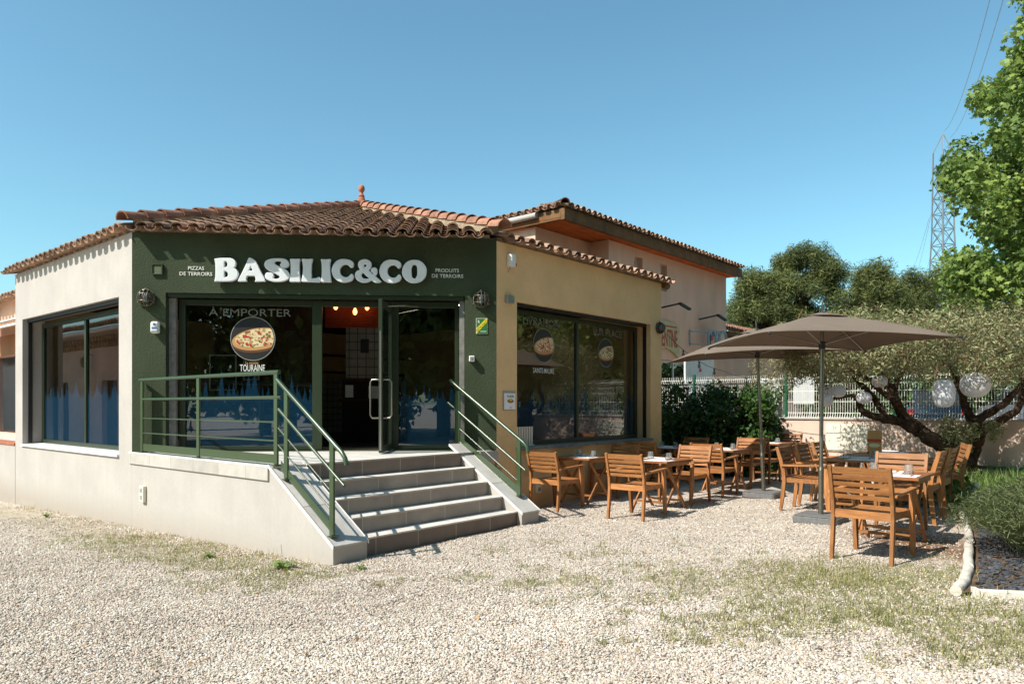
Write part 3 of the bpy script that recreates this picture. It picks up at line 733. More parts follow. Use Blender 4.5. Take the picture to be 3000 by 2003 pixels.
for k, (x, y) in enumerate(((1.9, 1.0), (4.15, 1.3), (4.6, 2.6))):
    mb = MB(); mb.lathe([(.045,-.012),(.045,0)], 12); o = mb.build('ceiling_spotlight', M['spot'], None, loc=FP(x, y, 3.415)); tag(o, ('ceiling spotlight inside above the takeaway window', 'ceiling spotlight inside above the narrow fixed pane', 'ceiling spotlight inside near the delivery window')[k], 'spotlight', 'ceiling spotlights inside')

# ------------------------------------------------------------------ entrance terrace and steps
terr = empty('entrance_terrace', S(0, 0, 0), SITE, 'raised entrance terrace with grey tiled landing, five steps and cream side wall', 'terrace')
mb = MB(); mb.prism([(.004,-.004),(.004,-3.62),(A-.005,-3.62),(A-.005,-A+.001)], ZF-.16, ZF); mb.build('landing', M['floor'], terr)
S0, Z0, S1, Z1 = -3.56, .945, -4.74, .205
mb = MB(); pr_ = [(-.002,-.6),(-.002,ZF-.161),(S0,ZF-.161),(S0,Z0-.02),(S1+.02,Z1-.02),(S1+.02,-.6)]
mb.v = [(u_, a_, b_) for u_ in (0, .418) for a_, b_ in pr_]; mb.face((0,1,2,3,4,5)); mb.face((11,10,9,8,7,6))
for k in range(6): mb.face((k, 6+k, 6+(k+1)%6, (k+1)%6))
mb.build('side_wall', M['cream'], terr)
mb = MB(); mb.box(-.022, .003, -3.56, .06, ZF-.16, ZF-.012); mb.build('edge_band', M['band'], terr, bevel=.003)
mb = MB(); mb.box(-.024, .02, -3.56, .06, ZF-.011, ZF+.004); mb.build('edge_trim', M['trim'], terr)
S0, Z0, S1, Z1 = -3.56, .945, -4.74, .205
zl = lambda y: Z0+(y-S0)*(Z1-Z0)/(S1-S0)
for (u0, u1) in ((0, .42), (2.92, 3.27)):
    mb = MB(); c = []
    i = len(mb.v)
    prof = [(S0+.0, -.6), (S0, Z0-.02), (S1+.02, Z1-.02), (S1+.02, -.6)]
    if u0: prof = [(-3.625, -.6), (-3.625, zl(-3.625)-.02), (S1+.02, Z1-.02), (S1+.02, -.6)]
    for uu in (u0, u1-.002): mb.v += [(uu, p[0], p[1]) for p in prof]
    mb.face((0,1,2,3)); mb.face((7,6,5,4))
    for k in range(4): mb.face((k, 4+k, 4+(k+1)%4, (k+1)%4))
    if u0: mb.build('stair_side_wall', M['cream'], terr)
    y0 = S0 if not u0 else -3.40
    mb = MB(); mb.hexa([(u0-.015,y0,zl(y0)-.019),(u1,y0,zl(y0)-.019),(u1,S1,Z1-.019),(u0-.015,S1,Z1-.019),(u0-.015,y0,zl(y0)),(u1,y0,zl(y0)),(u1,S1,Z1),(u0-.015,S1,Z1)], .5)
    mb.build('coping', M['cope'], terr)
    for uu in (u0-.02, u1-.004):
        mb = MB(); mb.hexa([(uu,y0,zl(y0)-.03),(uu+.009,y0,zl(y0)-.03),(uu+.009,S1-.005,Z1-.03),(uu,S1-.005,Z1-.03),(uu,y0,zl(y0)+.004),(uu+.009,y0,zl(y0)+.004),(uu+.009,S1-.005,Z1+.004),(uu,S1-.005,Z1+.004)], .5)
        mb.build('edge_trim', M['trim'], terr)
fr_ = [-4.65, -4.40, -4.15, -3.90, -3.65]; zz_ = [.21, .388, .566, .744, ZF]
for k in range(5):
    yb = fr_[k+1] if k < 4 else -3.621
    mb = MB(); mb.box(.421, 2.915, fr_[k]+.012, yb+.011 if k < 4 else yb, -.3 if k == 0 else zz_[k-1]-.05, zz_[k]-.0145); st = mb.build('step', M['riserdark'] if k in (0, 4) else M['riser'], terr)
    mb = MB(); mb.box(.421, 2.915, fr_[k], yb+.011 if k < 4 else yb, zz_[k]-.014, zz_[k]); mb.build('tread', M['floor'], st)
    mb = MB(); mb.box(.421, 2.915, fr_[k]-.003, fr_[k]+.004, zz_[k]-.012, zz_[k]+.002); mb.build('nosing', M['alu'], st)
mb = MB(); mb.box(3.275, A+.02, -3.66, -3.621, ZF-.16, ZF-.002); mb.build('edge_band', M['band'], terr)
mb = MB(); mb.box(3.275, A, -3.63, -3.45, -.5, ZF-.161); mb.build('corner_block', M['tan'], terr)

# railings
def railing_post(mb, u, y, z0, z1):
    mb.box(u-.012, u+.012, y-.035, y+.035, z0+.012, z1); mb.box(u-.05, u+.05, y-.06, y+.06, z0+.002, z0+.012)
    for a in (-.04, .04): mb.lathe([(.009,.012),(.009,.028)], 6, (u+a*.8, y+a, z0))
rl = empty('railing', S(.06, -1.8, ZF), SITE, 'long green railing along terrace edge and down the left side of the steps', 'railing', 'green entrance railings')
def LP(u, y, z): return (u-.06, y+1.8, z-ZF)
def addr(parent, LPf, us, rails, posts, kick):
    for (y, z0, z1) in posts:
        mb = MB(); railing_post(mb, 0, 0, 0, z1-z0); mb.v = [tuple(V3(p)+V3(LPf(us, y, z0))) for p in mb.v]; mb.build('post', M['gpaint'], parent, bevel=.003)
    for (pts, r) in rails:
        mb = MB(); mb.tube([LPf(us, y, z) for y, z in pts], r, 12); mb.build('rail', M['gpaint'], parent, smooth=True)
    for (y0, z0, y1, z1, h) in kick:
        mb = MB(); a, b = LPf(us, y0, z0), LPf(us, y1, z1)
        mb.hexa([(a[0]-.004,a[1],a[2]),(a[0]+.004,a[1],a[2]),(b[0]+.004,b[1],b[2]),(b[0]-.004,b[1],b[2]),(a[0]-.004,a[1],a[2]+h),(a[0]+.004,a[1],a[2]+h),(b[0]+.004,b[1],b[2]+h),(b[0]-.004,b[1],b[2]+h)], .5); mb.build('kick_plate', M['gpaint'], parent)
addr(rl, LP, .06, [([(-.12,1.945),(-3.66,1.955)], .024), ([(-.22,1.675),(-3.7,1.68)], .018), ([(-.19,1.41),(-3.62,1.41)], .009), ([(-.19,1.205),(-3.62,1.205)], .009)],
     [(-.19, ZF, 1.93), (-1.83, ZF, 1.935), (-3.60, ZF, 1.94)], [(-.23,.955,-1.79,.955,.1), (-1.87,.955,-3.56,.955,.1)])
def slope_rails(parent, LPf, us, y0, zoff=0):
    s_ = -.62*-1
    z = lambda y, b: b + (y-y0)*.64
    ye = -4.78
    hand = [(y0, z(y0,1.87)), (ye, z(ye,1.87)), (ye-.05, z(ye-.05,1.85)), (ye-.075, z(ye-.07,1.80)), (ye-.075, z(ye,1.75))]
    addr(parent, LPf, us, [(hand, .024), ([(y0-.03, z(y0-.03,1.57)), (ye-.04, z(ye-.04,1.57))], .018), ([(y0-.02, z(y0-.02,1.36)), (-4.62, z(-4.62,1.36))], .009), ([(y0-.02, z(y0-.02,1.175)), (-4.62, z(-4.62,1.175))], .009)],
         [], [])
slope_rails(rl, LP, .06, -3.62)
addr(rl, LP, .06, [], [(-3.80, zl(-3.80), zl(-3.80)+.97), (-4.62, zl(-4.62), zl(-4.62)+.95)], [(-3.70, zl(-3.7)+.03, -3.77, zl(-3.77)+.03, .1), (-3.84, zl(-3.84)+.03, -4.58, zl(-4.58)+.03, .1)])
r2 = empty('railing', S(3.16, -3.9, zl(-3.9)), SITE, 'short sloping green railing on the right side of the steps', 'railing', 'green entrance railings')
zr0 = zl(-3.9)
def LP2(u, y, z): return (u-3.16, y+3.9, z-zr0)
def slope2(y, b): return b+(y+3.3)*.62
addr(r2, LP2, 3.16, [([(-3.17, slope2(-3.17,1.87)), (-4.55, slope2(-4.55,1.87)), (-4.61, slope2(-4.6,1.85)), (-4.63, slope2(-4.63,1.78))], .024), ([(-3.12, slope2(-3.12,1.52)), (-4.58, slope2(-4.58,1.52))], .018),
     ([(-3.32, slope2(-3.32,1.29)), (-4.47, slope2(-4.47,1.29))], .009), ([(-3.32, slope2(-3.32,1.10)), (-4.47, slope2(-4.47,1.10))], .009)],
     [(-3.33, ZF, 1.8), (-4.47, zl(-4.47), slope2(-4.47,1.85))], [(-3.37, zl(-3.37)-.03, -4.43, zl(-4.43)+.03, .1)])

# ------------------------------------------------------------------ sign letters
OUT = {
'B': (0, [[(95,150),(95,150),(200,135),(330,132),(430,140),(500,190),(512,245),(495,300),(470,330),(470,330),(530,370),(558,440),(540,520),(470,580),(360,600),(95,600),(95,600),(112,500),(115,380),(112,250)],
          [(285,200),(285,200),(320,200),(345,225),(350,265),(335,310),(285,322),(285,322)], [(285,395),(285,395),(325,400),(355,430),(360,470),(345,510),(285,525),(285,525)]]),
'A': (0, [[(770,133),(830,140),(890,180),(940,260),(990,370),(1050,490),(1095,580),(1080,603),(1080,603),(890,605),(890,605),(905,570),(903,530),(888,490),(888,490),(735,490),(735,490),(718,540),(728,600),(728,600),(570,603),(570,603),(560,580),(640,420),(710,270)],
          [(807,290),(807,290),(850,388),(850,388),(768,388),(768,388)]]),
'S': (0, [[(1320,138),(1450,142),(1530,175),(1567,240),(1555,295),(1510,325),(1450,322),(1405,300),(1393,262),(1412,230),(1412,205),(1375,193),(1320,192),(1280,210),(1283,245),(1330,280),(1420,320),(1500,360),(1560,420),(1582,480),(1560,540),(1490,585),(1380,607),(1260,605),(1150,575),(1100,530),(1092,480),(1120,435),(1175,420),(1235,435),(1263,475),(1258,505),(1245,522),(1280,548),(1330,552),(1375,535),(1385,505),(1350,475),(1270,435),(1180,390),(1110,335),(1080,280),(1085,225),(1130,175),(1220,145)]]),
'I': (0, [[(1605,147),(1690,150),(1775,147),(1788,165),(1775,240),(1775,400),(1785,520),(1793,600),(1780,610),(1780,610),(1595,608),(1595,608),(1583,590),(1600,480),(1605,330),(1600,230),(1590,170)]]),
'L': (0, [[(1840,148),(1930,152),(2030,148),(2040,165),(2020,260),(2015,400),(2020,540),(2020,540),(2100,538),(2170,515),(2195,535),(2192,605),(2175,615),(2175,615),(1840,608),(1840,608),(1820,590),(1840,480),(1850,330),(1840,230),(1825,170)]]),
'I2': (1, [[(80,155),(160,157),(250,153),(263,170),(248,250),(250,400),(262,520),(275,600),(260,613),(260,613),(78,613),(78,613),(63,590),(82,480),(85,330),(78,230),(65,170)]]),
'C': (1, [[(530,152),(630,165),(700,200),(728,245),(715,300),(680,322),(650,310),(620,275),(560,258),(490,285),(455,340),(448,400),(465,455),(510,500),(570,518),(620,505),(655,470),(680,450),(710,465),(726,515),(700,570),(630,605),(540,620),(430,600),(340,535),(295,450),(285,370),(310,280),(370,200),(450,160)]]),
'&': (1, [[(950,155),(1030,175),(1080,225),(1085,285),(1065,340),(1030,370),(1030,370),(1075,420),(1110,460),(1110,460),(1130,430),(1130,430),(1095,420),(1075,380),(1095,335),(1145,320),(1190,340),(1208,390),(1195,450),(1165,490),(1165,490),(1230,550),(1290,600),(1290,600),(1240,622),(1170,625),(1120,600),(1085,575),(1085,575),(1030,605),(950,623),(860,610),(790,565),(755,500),(760,440),(795,390),(860,365),(860,365),(830,320),(815,265),(835,205),(880,170)],
          [(955,250),(980,262),(985,285),(970,310),(955,320),(955,320),(938,295),(933,268)], [(915,420),(915,420),(980,485),(1045,540),(1045,540),(990,548),(930,540),(890,505),(880,465)]]),
'O': (1, [[(1960,168),(2060,180),(2150,240),(2205,330),(2212,400),(2190,500),(2120,580),(2030,620),(1950,632),(1860,615),(1770,550),(1720,470),(1712,390),(1735,300),(1800,220),(1880,178)],
          [(1960,262),(2005,280),(2020,330),(2025,400),(2018,480),(1990,535),(1955,543),(1920,520),(1905,460),(1900,390),(1905,320),(1925,275)]]),
}
OUT['C2'] = (1, [[(x+965, y+12) for x, y in OUT['C'][1][0]]])
def catmull(p, n=5):
    o = []; k = len(p)
    for i in range(k):
        p0, p1, p2, p3 = [Vector(p[(i+j-1) % k]) for j in range(4)]
        if (p2-p1).length < 1e-6: continue
        if (p1-p0).length < 1e-6: p0 = p1-(p2-p1)*.3
        if (p3-p2).length < 1e-6: p3 = p2+(p2-p1)*.3
        for s in range(n):
            t = s/n; o.append(.5*((2*p1)+(p2-p0)*t+(2*p0-5*p1+4*p2-p3)*t*t+(3*p1-p0-3*p2+p3)*t**3))
    return o
sign = empty('shop_sign', FP(2.64, -.02, 3.5), FAC, 'large raised white letters reading BASILIC&CO on the green wall', 'shop sign')
for key in ('B','A','S','I','L','I2','C','&','C2','O'):
    off, loops = OUT[key]; cu = bpy.data.curves.new('letter', 'CURVE'); cu.dimensions = '2D'; cu.fill_mode = 'BOTH'
    for lp in loops:
        pts = catmull(lp); sp = cu.splines.new('POLY'); sp.points.add(len(pts)-1); sp.use_cyclic_u = True
        for q, p in zip(sp.points, pts):
            X = p.x/6.909+(930 if off else 620); Y = p.y/6.909+740
            x = 1.153+(X-633)*(4.131-1.153)/(1250-633); z = 1.6+(1185-Y)*(10.2+.0802*x)/2119
            q.co = (x-2.64, z-3.5, 0, 1)
    cu.extrude = .022; cu.bevel_depth = .008; cu.bevel_resolution = 1; cu.offset = -.006
    me = curve_mesh(cu)
    for v in me.vertices: v.co = (v.co.x, -.035-v.co.z, v.co.y)
    me.flip_normals() if False else None
    me.materials.clear(); me.materials.append(M['signwhite']); me.name = 'letter'
    o = bpy.data.objects.new('letter', me); COL.objects.link(o); o.parent = sign
FL = lambda cx: (lambda x, y, z: Vector((x-cx, y, z)))
for (nm, c, x0, x1, lines, lb) in (('slogan_lettering', .877, .66, 1.1, (('PIZZAS', .77, .99, 3.535), ('DE TERROIRS', .652, 1.102, 3.455)), 'small white lettering PIZZAS DE TERROIRS left of the big letters'),
                           ('slogan_lettering', 4.434, 4.2, 4.66, (('PRODUITS', 4.26, 4.60, 3.555), ('DE TERROIRS', 4.206, 4.662, 3.475)), 'small white lettering PRODUITS DE TERROIRS right of the big letters')):
    t = fthing(nm, c, -.004, 0, lb, 'lettering', 'small slogans beside the sign')
    for s_, a_, b_, zc in lines: text('text_line', s_, a_, b_, zc, .052, M['cream_txt'], t, FL(c), 0, .008, .004)

# ------------------------------------------------------------------ fittings on the walls
def bulkhead(loc, rot, label, sc=1.0):
    t = empty('wall_lamp', loc, rot, label, 'wall lamp', 'caged bulkhead lamps')
    mb = MB(); n = 16
    mb.tube([(0,0,0), (0,-.03,0)], .13*sc, 16); mb.build('base', M['bronze'], t, smooth=True)
    mb = MB(); prof = [(.115*math.cos(a)*sc, -.03-.125*math.sin(a)*sc) for a in np.linspace(0, 1.5, 7)]
    for i in range(len(prof)-1):
        for j in range(n):
            a0, a1 = 2*math.pi*j/n, 2*math.pi*(j+1)/n
            mb.quad(*[(r*math.cos(a), y, r*math.sin(a)) for (r, y), a in ((prof[i],a0),(prof[i],a1),(prof[i+1],a1),(prof[i+1],a0))])
    mb.build('glass_dome', M['clearglass'], t, smooth=2)
    mb = MB()
    for off in (-.055, 0.0, .055):
        for vert in (0, 1):
            if off == 0 and vert == 0: continue
            rr = math.sqrt(max(.13**2-off*off, .001))*sc; pts = []
            for a in np.linspace(0, math.pi, 12):
                c_, s_ = rr*math.cos(a), -.03-rr*math.sin(a)
                pts.append((off*sc, s_, c_) if vert else (c_, s_, off*sc))
            mb.tube(pts, .008*sc, 6)
    mb.tube([(.13*sc*math.cos(a), -.035, .13*sc*math.sin(a)) for a in np.linspace(0, 2*math.pi, 20)], .011*sc, 6)
    for a in (math.pi/2, math.pi*1.17, math.pi*1.83): mb.sphere((.145*sc*math.cos(a), -.03, .145*sc*math.sin(a)), .016*sc, 8, 5)
    mb.build('cage', M['bronze'], t, smooth=True)
    mb = MB(); mb.lathe([(.02,-.06),(.025,-.02),(.03,.02),(.015,.05)], 8, (0,-.06,0)); mb.build('bulb', M['white'], t, smooth=True)
    return t
bulkhead(FP(.205, -.002, 3.105), FAC, 'round caged bulkhead lamp left of the takeaway window', .88)
bulkhead(FP(4.925, -.002, 3.135), FAC, 'round caged bulkhead lamp right of the entrance above the green plate', .88)
p = S(A+4.80, -A-.002, 3.11); bulkhead(p, SITE, 'dark oval caged lamp on the tan wall corner', .85)
t = fthing('vent_grille', .351, -.002, 3.51, 'square louvred vent grille painted green on the wall', 'vent')
mb = MB(); frame_ring(mb, lambda a,b,c: Vector((a,b,c)), -.075, .075, -.075, .075, -.03, 0, .014); mb.build('frame', M['grey_green'] if 'grey_green' in M else M['green'], t)
mb = MB()
for k in range(8): mb.hexa([(x, y, z) for (z, yo) in ((-.058+k*.0145, -.02), (-.046+k*.0145, -.006)) for (x, y) in ((-.06, yo),(.06, yo),(.06, yo+.004),(-.06, yo+.004))])
mb.build('louvres', surf('pale green louvre', lin('8d9678'), .6), t)
t = fthing('gel_dispenser', .337, -.002, 2.682, 'white wall dispenser with a blue label under the left lamp', 'dispenser')
mb = MB(); mb.box(-.055, .055, -.09, 0, -.08, .085); mb.build('housing', M['white'], t, bevel=.02)
mb = MB(); mb.box(-.035, .035, -.093, -.0905, -.02, .005); mb.build('label', M['blue'], t); mb = MB(); mb.box(-.04, .04, -.094, -.0905, -.07, -.045); mb.build('tray', M['grey'], t)
mb = MB(); mb.lathe([(.012,.0),(.018,.03)], 8, (0,-.093,.03)); mb.build('nozzle', M['grey'], t)
t = fthing('restaurant_plate', 4.932, -.003, 2.75, 'green wall plate with a yellow diagonal band reading RESTAURANT', 'plate')
mb = MB(); mb.box(-.083, .083, -.008, 0, -.114, .114); mb.build('border', M['cream_txt'], t)
mb = MB(); mb.box(-.077, .077, -.011, -.0082, -.108, .108); mb.build('plate_face', M['signgreen'], t)
mb = MB(); q = -.0125; mb.ngon([(-.077,q,-.108),(-.077,q,-.035),(.062,q,.108),(.077,q,.108),(.077,q,.052),(-.077+.0,q,-.108)][:5]+[(-.074,q,-.108)]); mb.build('band', M['yellow'], t)
ID = lambda x, y, z: Vector((x, y, z))
text('lettering', 'RESTAURANT', -.105, .105, 0, .035, M['signgreen'], t, ID, -.0135, .0, .0005, rot=math.atan2(.15, .152))
text('lettering', 'R', -.056, -.028, .062, .04, M['white'], t, ID, -.0125, .02, .0005)
mb = MB(); mb.box(-.02, .068, -.0125, -.0112, -.083, -.076); mb.build('fine_print', M['white'], t)
t = fthing('key_switch', 4.786, -.002, 2.268, 'small square key switch box on the green wall', 'switch')
mb = MB(); mb.box(-.04, .04, -.085, 0, -.042, .042); mb.build('housing', M['white'], t, bevel=.008); mb = MB(); mb.box(-.028, .028, -.088, -.0855, -.03, .03); mb.build('cover', M['grey'], t)
mb = MB(); mb.lathe([(.008,-.008),(.008,.008)], 8, (0,-.09,0)); mb.build('key', M['steel'], t)
def rthing(name, s, y, z, label, cat, group=None): return empty(name, S(A+s, -A+y, z), SITE, label, cat, group)
t = rthing('camera_box', .275, -.002, 3.745, 'white surveillance camera on the tan wall under the eave', 'camera')
mb = MB(); mb.box(-.05, .05, -.1, 0, -.09, .1); mb.build('housing', M['white'], t, bevel=.01); mb = MB(); mb.box(.051, .1, -.07, -.03, -.07, -.03); mb.build('lens', M['red'], t)
mb = MB(); mb.tube([(0,-.03,-.09),(-.02,-.03,-.13),(-.03,-.01,-.17)], .006, 6); mb.build('cord', M['grey'], t)
t = rthing('junction_box', .263, -.002, 3.17, 'grey junction box on the tan wall above the menu', 'box')
mb = MB(); mb.box(-.075, .075, -.06, 0, -.055, .055); mb.build('housing', M['grey'], t, bevel=.006); mb = MB(); mb.box(-.068, .068, -.064, -.0602, -.048, .048); mb.build('cover', M['alu'], t)
t = rthing('menu_board', .275, -.002, 1.655, 'white menu board with a pizza drawing on the tan wall', 'menu')
mb = MB(); mb.box(-.14, .14, -.012, 0, -.14, .15); mb.build('backing', M['clear'] if 'clear' in M else M['cream'], t)
mb = MB(); mb.box(-.125, .125, -.022, -.0125, -.125, .115); mb.build('sheet', M['paper'], t)
text('lettering', 'la carte', -.06, .085, .075, .045, M['black'], t, ID, -.0235, .01, .0005)
mb = MB()
mb.ngon([(.01+.07*math.cos(a), -.0235, .0+.03*math.sin(a)) for a in np.linspace(0, 6.28, 20)[:-1]], .5, 0); mb.ngon([(.01+.055*math.cos(a), -.0245, .005+.022*math.sin(a)) for a in np.linspace(0, 6.28, 16)[:-1]], .5, 1)
mb.ngon([(.02+.03*math.cos(a), -.0255, .02+.02*math.sin(a)) for a in np.linspace(0, 6.28, 9)[:-1]], .5, 2); mb.box(.04, .1, -.026, -.0245, -.012, -.006, m=0)
mb.box(-.01, .04, -.024, -.0225, -.1, -.094, m=3)
mb.build('drawing', [M['crustdk'], M['crust'], M['yellow'], M['black']], t)
t = rthing('wall_socket', .95, -.002, .33, 'white double socket low on the tan wall behind the chairs', 'socket', 'outdoor sockets')
mb = MB(); mb.box(-.06, .06, -.05, 0, -.11, .11); mb.build('housing', M['cabinet'], t, bevel=.006)
mb = MB(); mb.box(-.035, .035, -.053, -.0502, .02, .08); mb.box(-.035, .035, -.053, -.0502, -.08, -.02); mb.build('covers', M['grey'], t)
t = rthing('grey_box', -.02, -.4, .62, 'small grey electrical box beside the right railing foot', 'box')
mb = MB(); mb.box(-.05, .05, .32, .395, -.06, .06); mb.build('housing', M['grey'], t); mb = MB(); mb.box(-.04, .04, .314, .3195, -.05, .05); mb.build('cover', M['alu'], t)
t = empty('wall_socket', S(-.002, -.42, .38), SITE, 'cream double socket on the sunlit cream wall left of the steps', 'socket', 'outdoor sockets')
mb = MB(); mb.box(-.05, 0, -.06, .06, -.11, .11); mb.build('housing', M['cabinet'], t, bevel=.006)
mb = MB(); mb.box(-.053, -.0502, -.035, .035, .02, .08); mb.box(-.053, -.0502, -.035, .035, -.08, -.02); mb.build('covers', M['grey'], t)
# air unit louvre glimpsed under the right window
t = rthing('radiator_grille', .9, .14, .955, 'small cream slatted grille standing on the right window sill', 'grille')
mb = MB()
for k in range(7): mb.box(-.3+k*.06, -.262+k*.06, -.02, .02, .02, .3)
mb.build('slats', M['cabinet'], t); mb = MB(); mb.box(-.32, .14, -.03, .03, 0, .018); mb.build('base', M['cabinet'], t)
mb = MB(); mb.tube([S(3.45,-3.68,.5), S(3.5,-3.72,.25), S(3.62,-3.9,.08), S(3.85,-4.05,.05), S(4.3,-4.0,.05)], .008, 6); tag(mb.build('extension_cord', M['cable']), 'black power cord lying behind the railing foot', 'cord')

# ------------------------------------------------------------------ chairs and tables
def make_chair():
    t = empty('armchair', (0,0,0), 0, 'wooden chair', 'chair')
    for sy in (-1, 1):
        y = sy*.262; mb = MB()
        pr = [(-.335,0),(-.305,.22),(-.285,.42),(-.295,.56),(-.335,.72),(-.385,.89)]
        tv = rnd.random()
        for k in range(5): mb.bar((pr[k][0], y, pr[k][1]), (pr[k+1][0], y, pr[k+1][1]), .032, .05 if k else .038, (1,0,0), tv, h2=.05 if k < 4 else .04)
        mb.build('leg', M['wood'], t)
        mb = MB(); tv = rnd.random(); mb.bar((.315,y,0), (.285,y,.36), .034, .045, (1,0,0), tv, h2=.085); mb.bar((.285,y,.36), (.262,y,.645), .034, .085, (1,0,0), tv, h2=.06); mb.build('leg', M['wood'], t)
        mb = MB(); mb.bar((-.315,sy*.275,.635), (.30,sy*.275,.66), .06, .024); mb.build('armrest', M['woodx'], t)
    mb = MB(); zs = [.60, .66, .72, .78]
    for z in zs: xb = -.292-(z-.56)*.27; mb.bar((xb,-.246,z), (xb,.246,z), .046, .018, (.27,0,1) if 0 else (0,0,1), None) if 0 else mb.hexa([(xb+dx-.27*dz_, yy, z+dz_) for dz_ in (-.020, .020) for (dx, yy) in ((-.009,-.246),(.009,-.246),(.009,.246),(-.009,.246))])
    xb = -.37; mb.hexa([(xb+dx-.27*dz_, yy, .85+dz_) for dz_ in (-.034, .03) for (dx, yy) in ((-.011,-.246),(.011,-.246),(.011,.246),(-.011,.246))])
    mb.build('backrest', M['woody'], t)
    mb = MB()
    for k in range(7): x = -.235+k*.078; mb.box(x-.033, x+.033, -.235, .235, .448-.012*math.sin(k*math.pi/6), .465-.012*math.sin(k*math.pi/6))
    mb.build('seat', M['woody'], t)
    mb = MB(); mb.box(-.30, -.278, -.245, .245, .40, .475); mb.box(.262, .284, -.245, .245, .40, .455); mb.box(-.277, .261, -.252, -.238, .40, .46); mb.box(-.277, .261, .238, .252, .40, .46)
    mb.build('seat_frame', M['woody'], t)
    return t
def make_table(wu=.80, ww=.70):
    t = empty('folding_table', (0,0,0), 0, 'table', 'table')
    mb = MB(); n = 7; g = ww/n
    mb.box(-wu/2, -wu/2+.07, -ww/2, ww/2, .715, .74); mb.box(wu/2-.07, wu/2, -ww/2, ww/2, .715, .74)
    for k in range(n): mb.box(-wu/2+.073, wu/2-.073, -ww/2+k*g+.003, -ww/2+(k+1)*g-.003, .715, .739)
    mb.build('tabletop', M['woodtop'], t)
    mb = MB(); mb.box(-wu/2+.06, wu/2-.06, -ww/2+.03, -ww/2+.052, .665, .714); mb.box(-wu/2+.06, wu/2-.06, ww/2-.052, ww/2-.03, .665, .714); mb.build('apron', M['woodx'], t)
    for sy in (-1, 1):
        y = sy*(ww/2-.07)
        mb = MB(); mb.bar((-.31,y,.70), (.33,y,0), .02, .042, (1,0,0)); mb.build('leg', M['wood'], t)
        mb = MB(); mb.bar((.31,y-sy*.026,.70), (-.33,y-sy*.026,0), .02, .042, (1,0,0)); mb.build('leg', M['wood'], t)
    for x, z in ((.2, .14), (-.2, .14)):
        mb = MB(); mb.box(x-.02, x+.02, -ww/2+.081, ww/2-.081, z-.014, z+.014); mb.build('stretcher', M['woody'], t)
    return t
chair0 = make_chair(); used = [0]
def chair(u, wv, yaw, label, z=None):
    loc = S(u, wv, GS(u, wv)-.005); rot = SITE+R(yaw)
    if not used[0]:
        used[0] = 1; chair0.location = loc; chair0.rotation_euler = (0,0,rot); chair0['label'] = label; chair0['group'] = 'wooden armchairs on the terrace'
    else: dup(chair0, loc, rot, label, 'wooden armchairs on the terrace')
table0 = make_table(); tu = [0]
def table(u, wv, label, yaw=0):
    loc = S(u, wv, GS(u, wv)-.005); rot = SITE+R(yaw)
    if not tu[0]:
        tu[0] = 1; table0.location = loc; table0.rotation_euler = (0,0,rot); table0['label'] = label; table0['group'] = 'wooden folding tables on the terrace'
    else: dup(table0, loc, rot, label, 'wooden folding tables on the terrace')
def make_glass():
    t = empty('drinking_glass', (0,0,0), 0, 'glass', 'glass')
    mb = MB(); mb.lathe([(.046,0),(.048,.004),(.048,.03),(.036,.105),(.033,.105),(.044,.03),(.042,.012)], 9, caps=True); mb.build('tumbler', M['tumbler'], t); return t
m, nt_, b_ = newmat('tumbler glass'); b_.inputs['Transmission Weight'].default_value = .9; b_.inputs['Roughness'].default_value = .03; b_.inputs['Base Color'].default_value = (.95,.96,.95,1); M['tumbler'] = m
glass0 = make_glass(); gu = [0]
mb = MB(); mb.box(-.19, .19, -.14, .14, 0, .003); mat0 = mb.build('placemat', M['paper'], None); mu = [0]
text('print', 'menu', -.05, .05, .0, .03, M['grey'], mat0, lambda x, y, z: Vector((x, z, .0035-y*.1)), 0)
def setting(u, wv, where, cut=True, gl=2):
    z = GS(u, wv)-.005+.7405
    for k, (dx, dy, n_) in enumerate(((-.2, -.12, 'near'), (.2, .1, 'far'))):
        lb = f'white paper placemat on the {n_} side of {where}'
        loc = S(u+dx, wv+dy, z)
        if not mu[0]: mu[0] = 1; mat0.location = loc; mat0.rotation_euler[2] = SITE+R(90); tag(mat0, lb, 'placemat', 'paper placemats')
        else: dup(mat0, loc, SITE+R(90+rnd.uniform(-6, 6)), lb, 'paper placemats')
        lb = f'upturned ridged tumbler on the {n_} side of {where}'
        loc = S(u+dx*.25, wv+dy*1.6, z)
        if not gu[0]: gu[0] = 1; glass0.location = loc; tag(glass0, lb, 'glass', 'ridged tumblers')
        else: dup(glass0, loc, rnd.uniform(0, 6), lb, 'ridged tumblers')
        if cut:
            mb = MB(); mb.bar((-.09,0,.006), (.03,0,.006), .012, .006); mb.bar((.03,0,.006), (.09,0,.008), .022, .006)
            o = mb.build('wooden_cutlery', M['wood'], None, loc=S(u+dx*1.0, wv+dy-.13, z+.002), rot=SITE+R(5)); tag(o, f'wooden cutlery lying on the {n_} side of {where}', 'cutlery', 'wooden cutlery')
chair(4.50, -4.10, 0, 'wooden armchair nearest the steps, facing the table beside the tan wall')
table(5.42, -3.99, 'wooden folding table against the tan wall nearest the steps')
chair(6.30, -3.98, 180, 'shaded wooden armchair by the tan wall opposite the chair nearest the steps')
chair(4.36, -5.58, 2, 'wooden armchair in the front row seen from behind, left of the open gravel')
table(5.17, -5.46, 'sunlit wooden folding table in the front row, nearest the camera side of the row')
chair(6.0, -5.45, 180, 'pale sunlit wooden armchair facing the camera across the front row table')
chair(7.25, -5.38, 2, 'wooden armchair seen from behind in the middle of the outer row')
table(8.0, -5.2, 'wooden folding table in the middle of the outer row under the parasol edge')
chair(8.75, -5.25, 180, 'wooden armchair facing the camera behind the middle table of the outer row')
chair(9.6, -5.25, 2, 'wooden armchair seen from behind at the farthest table of the outer row')
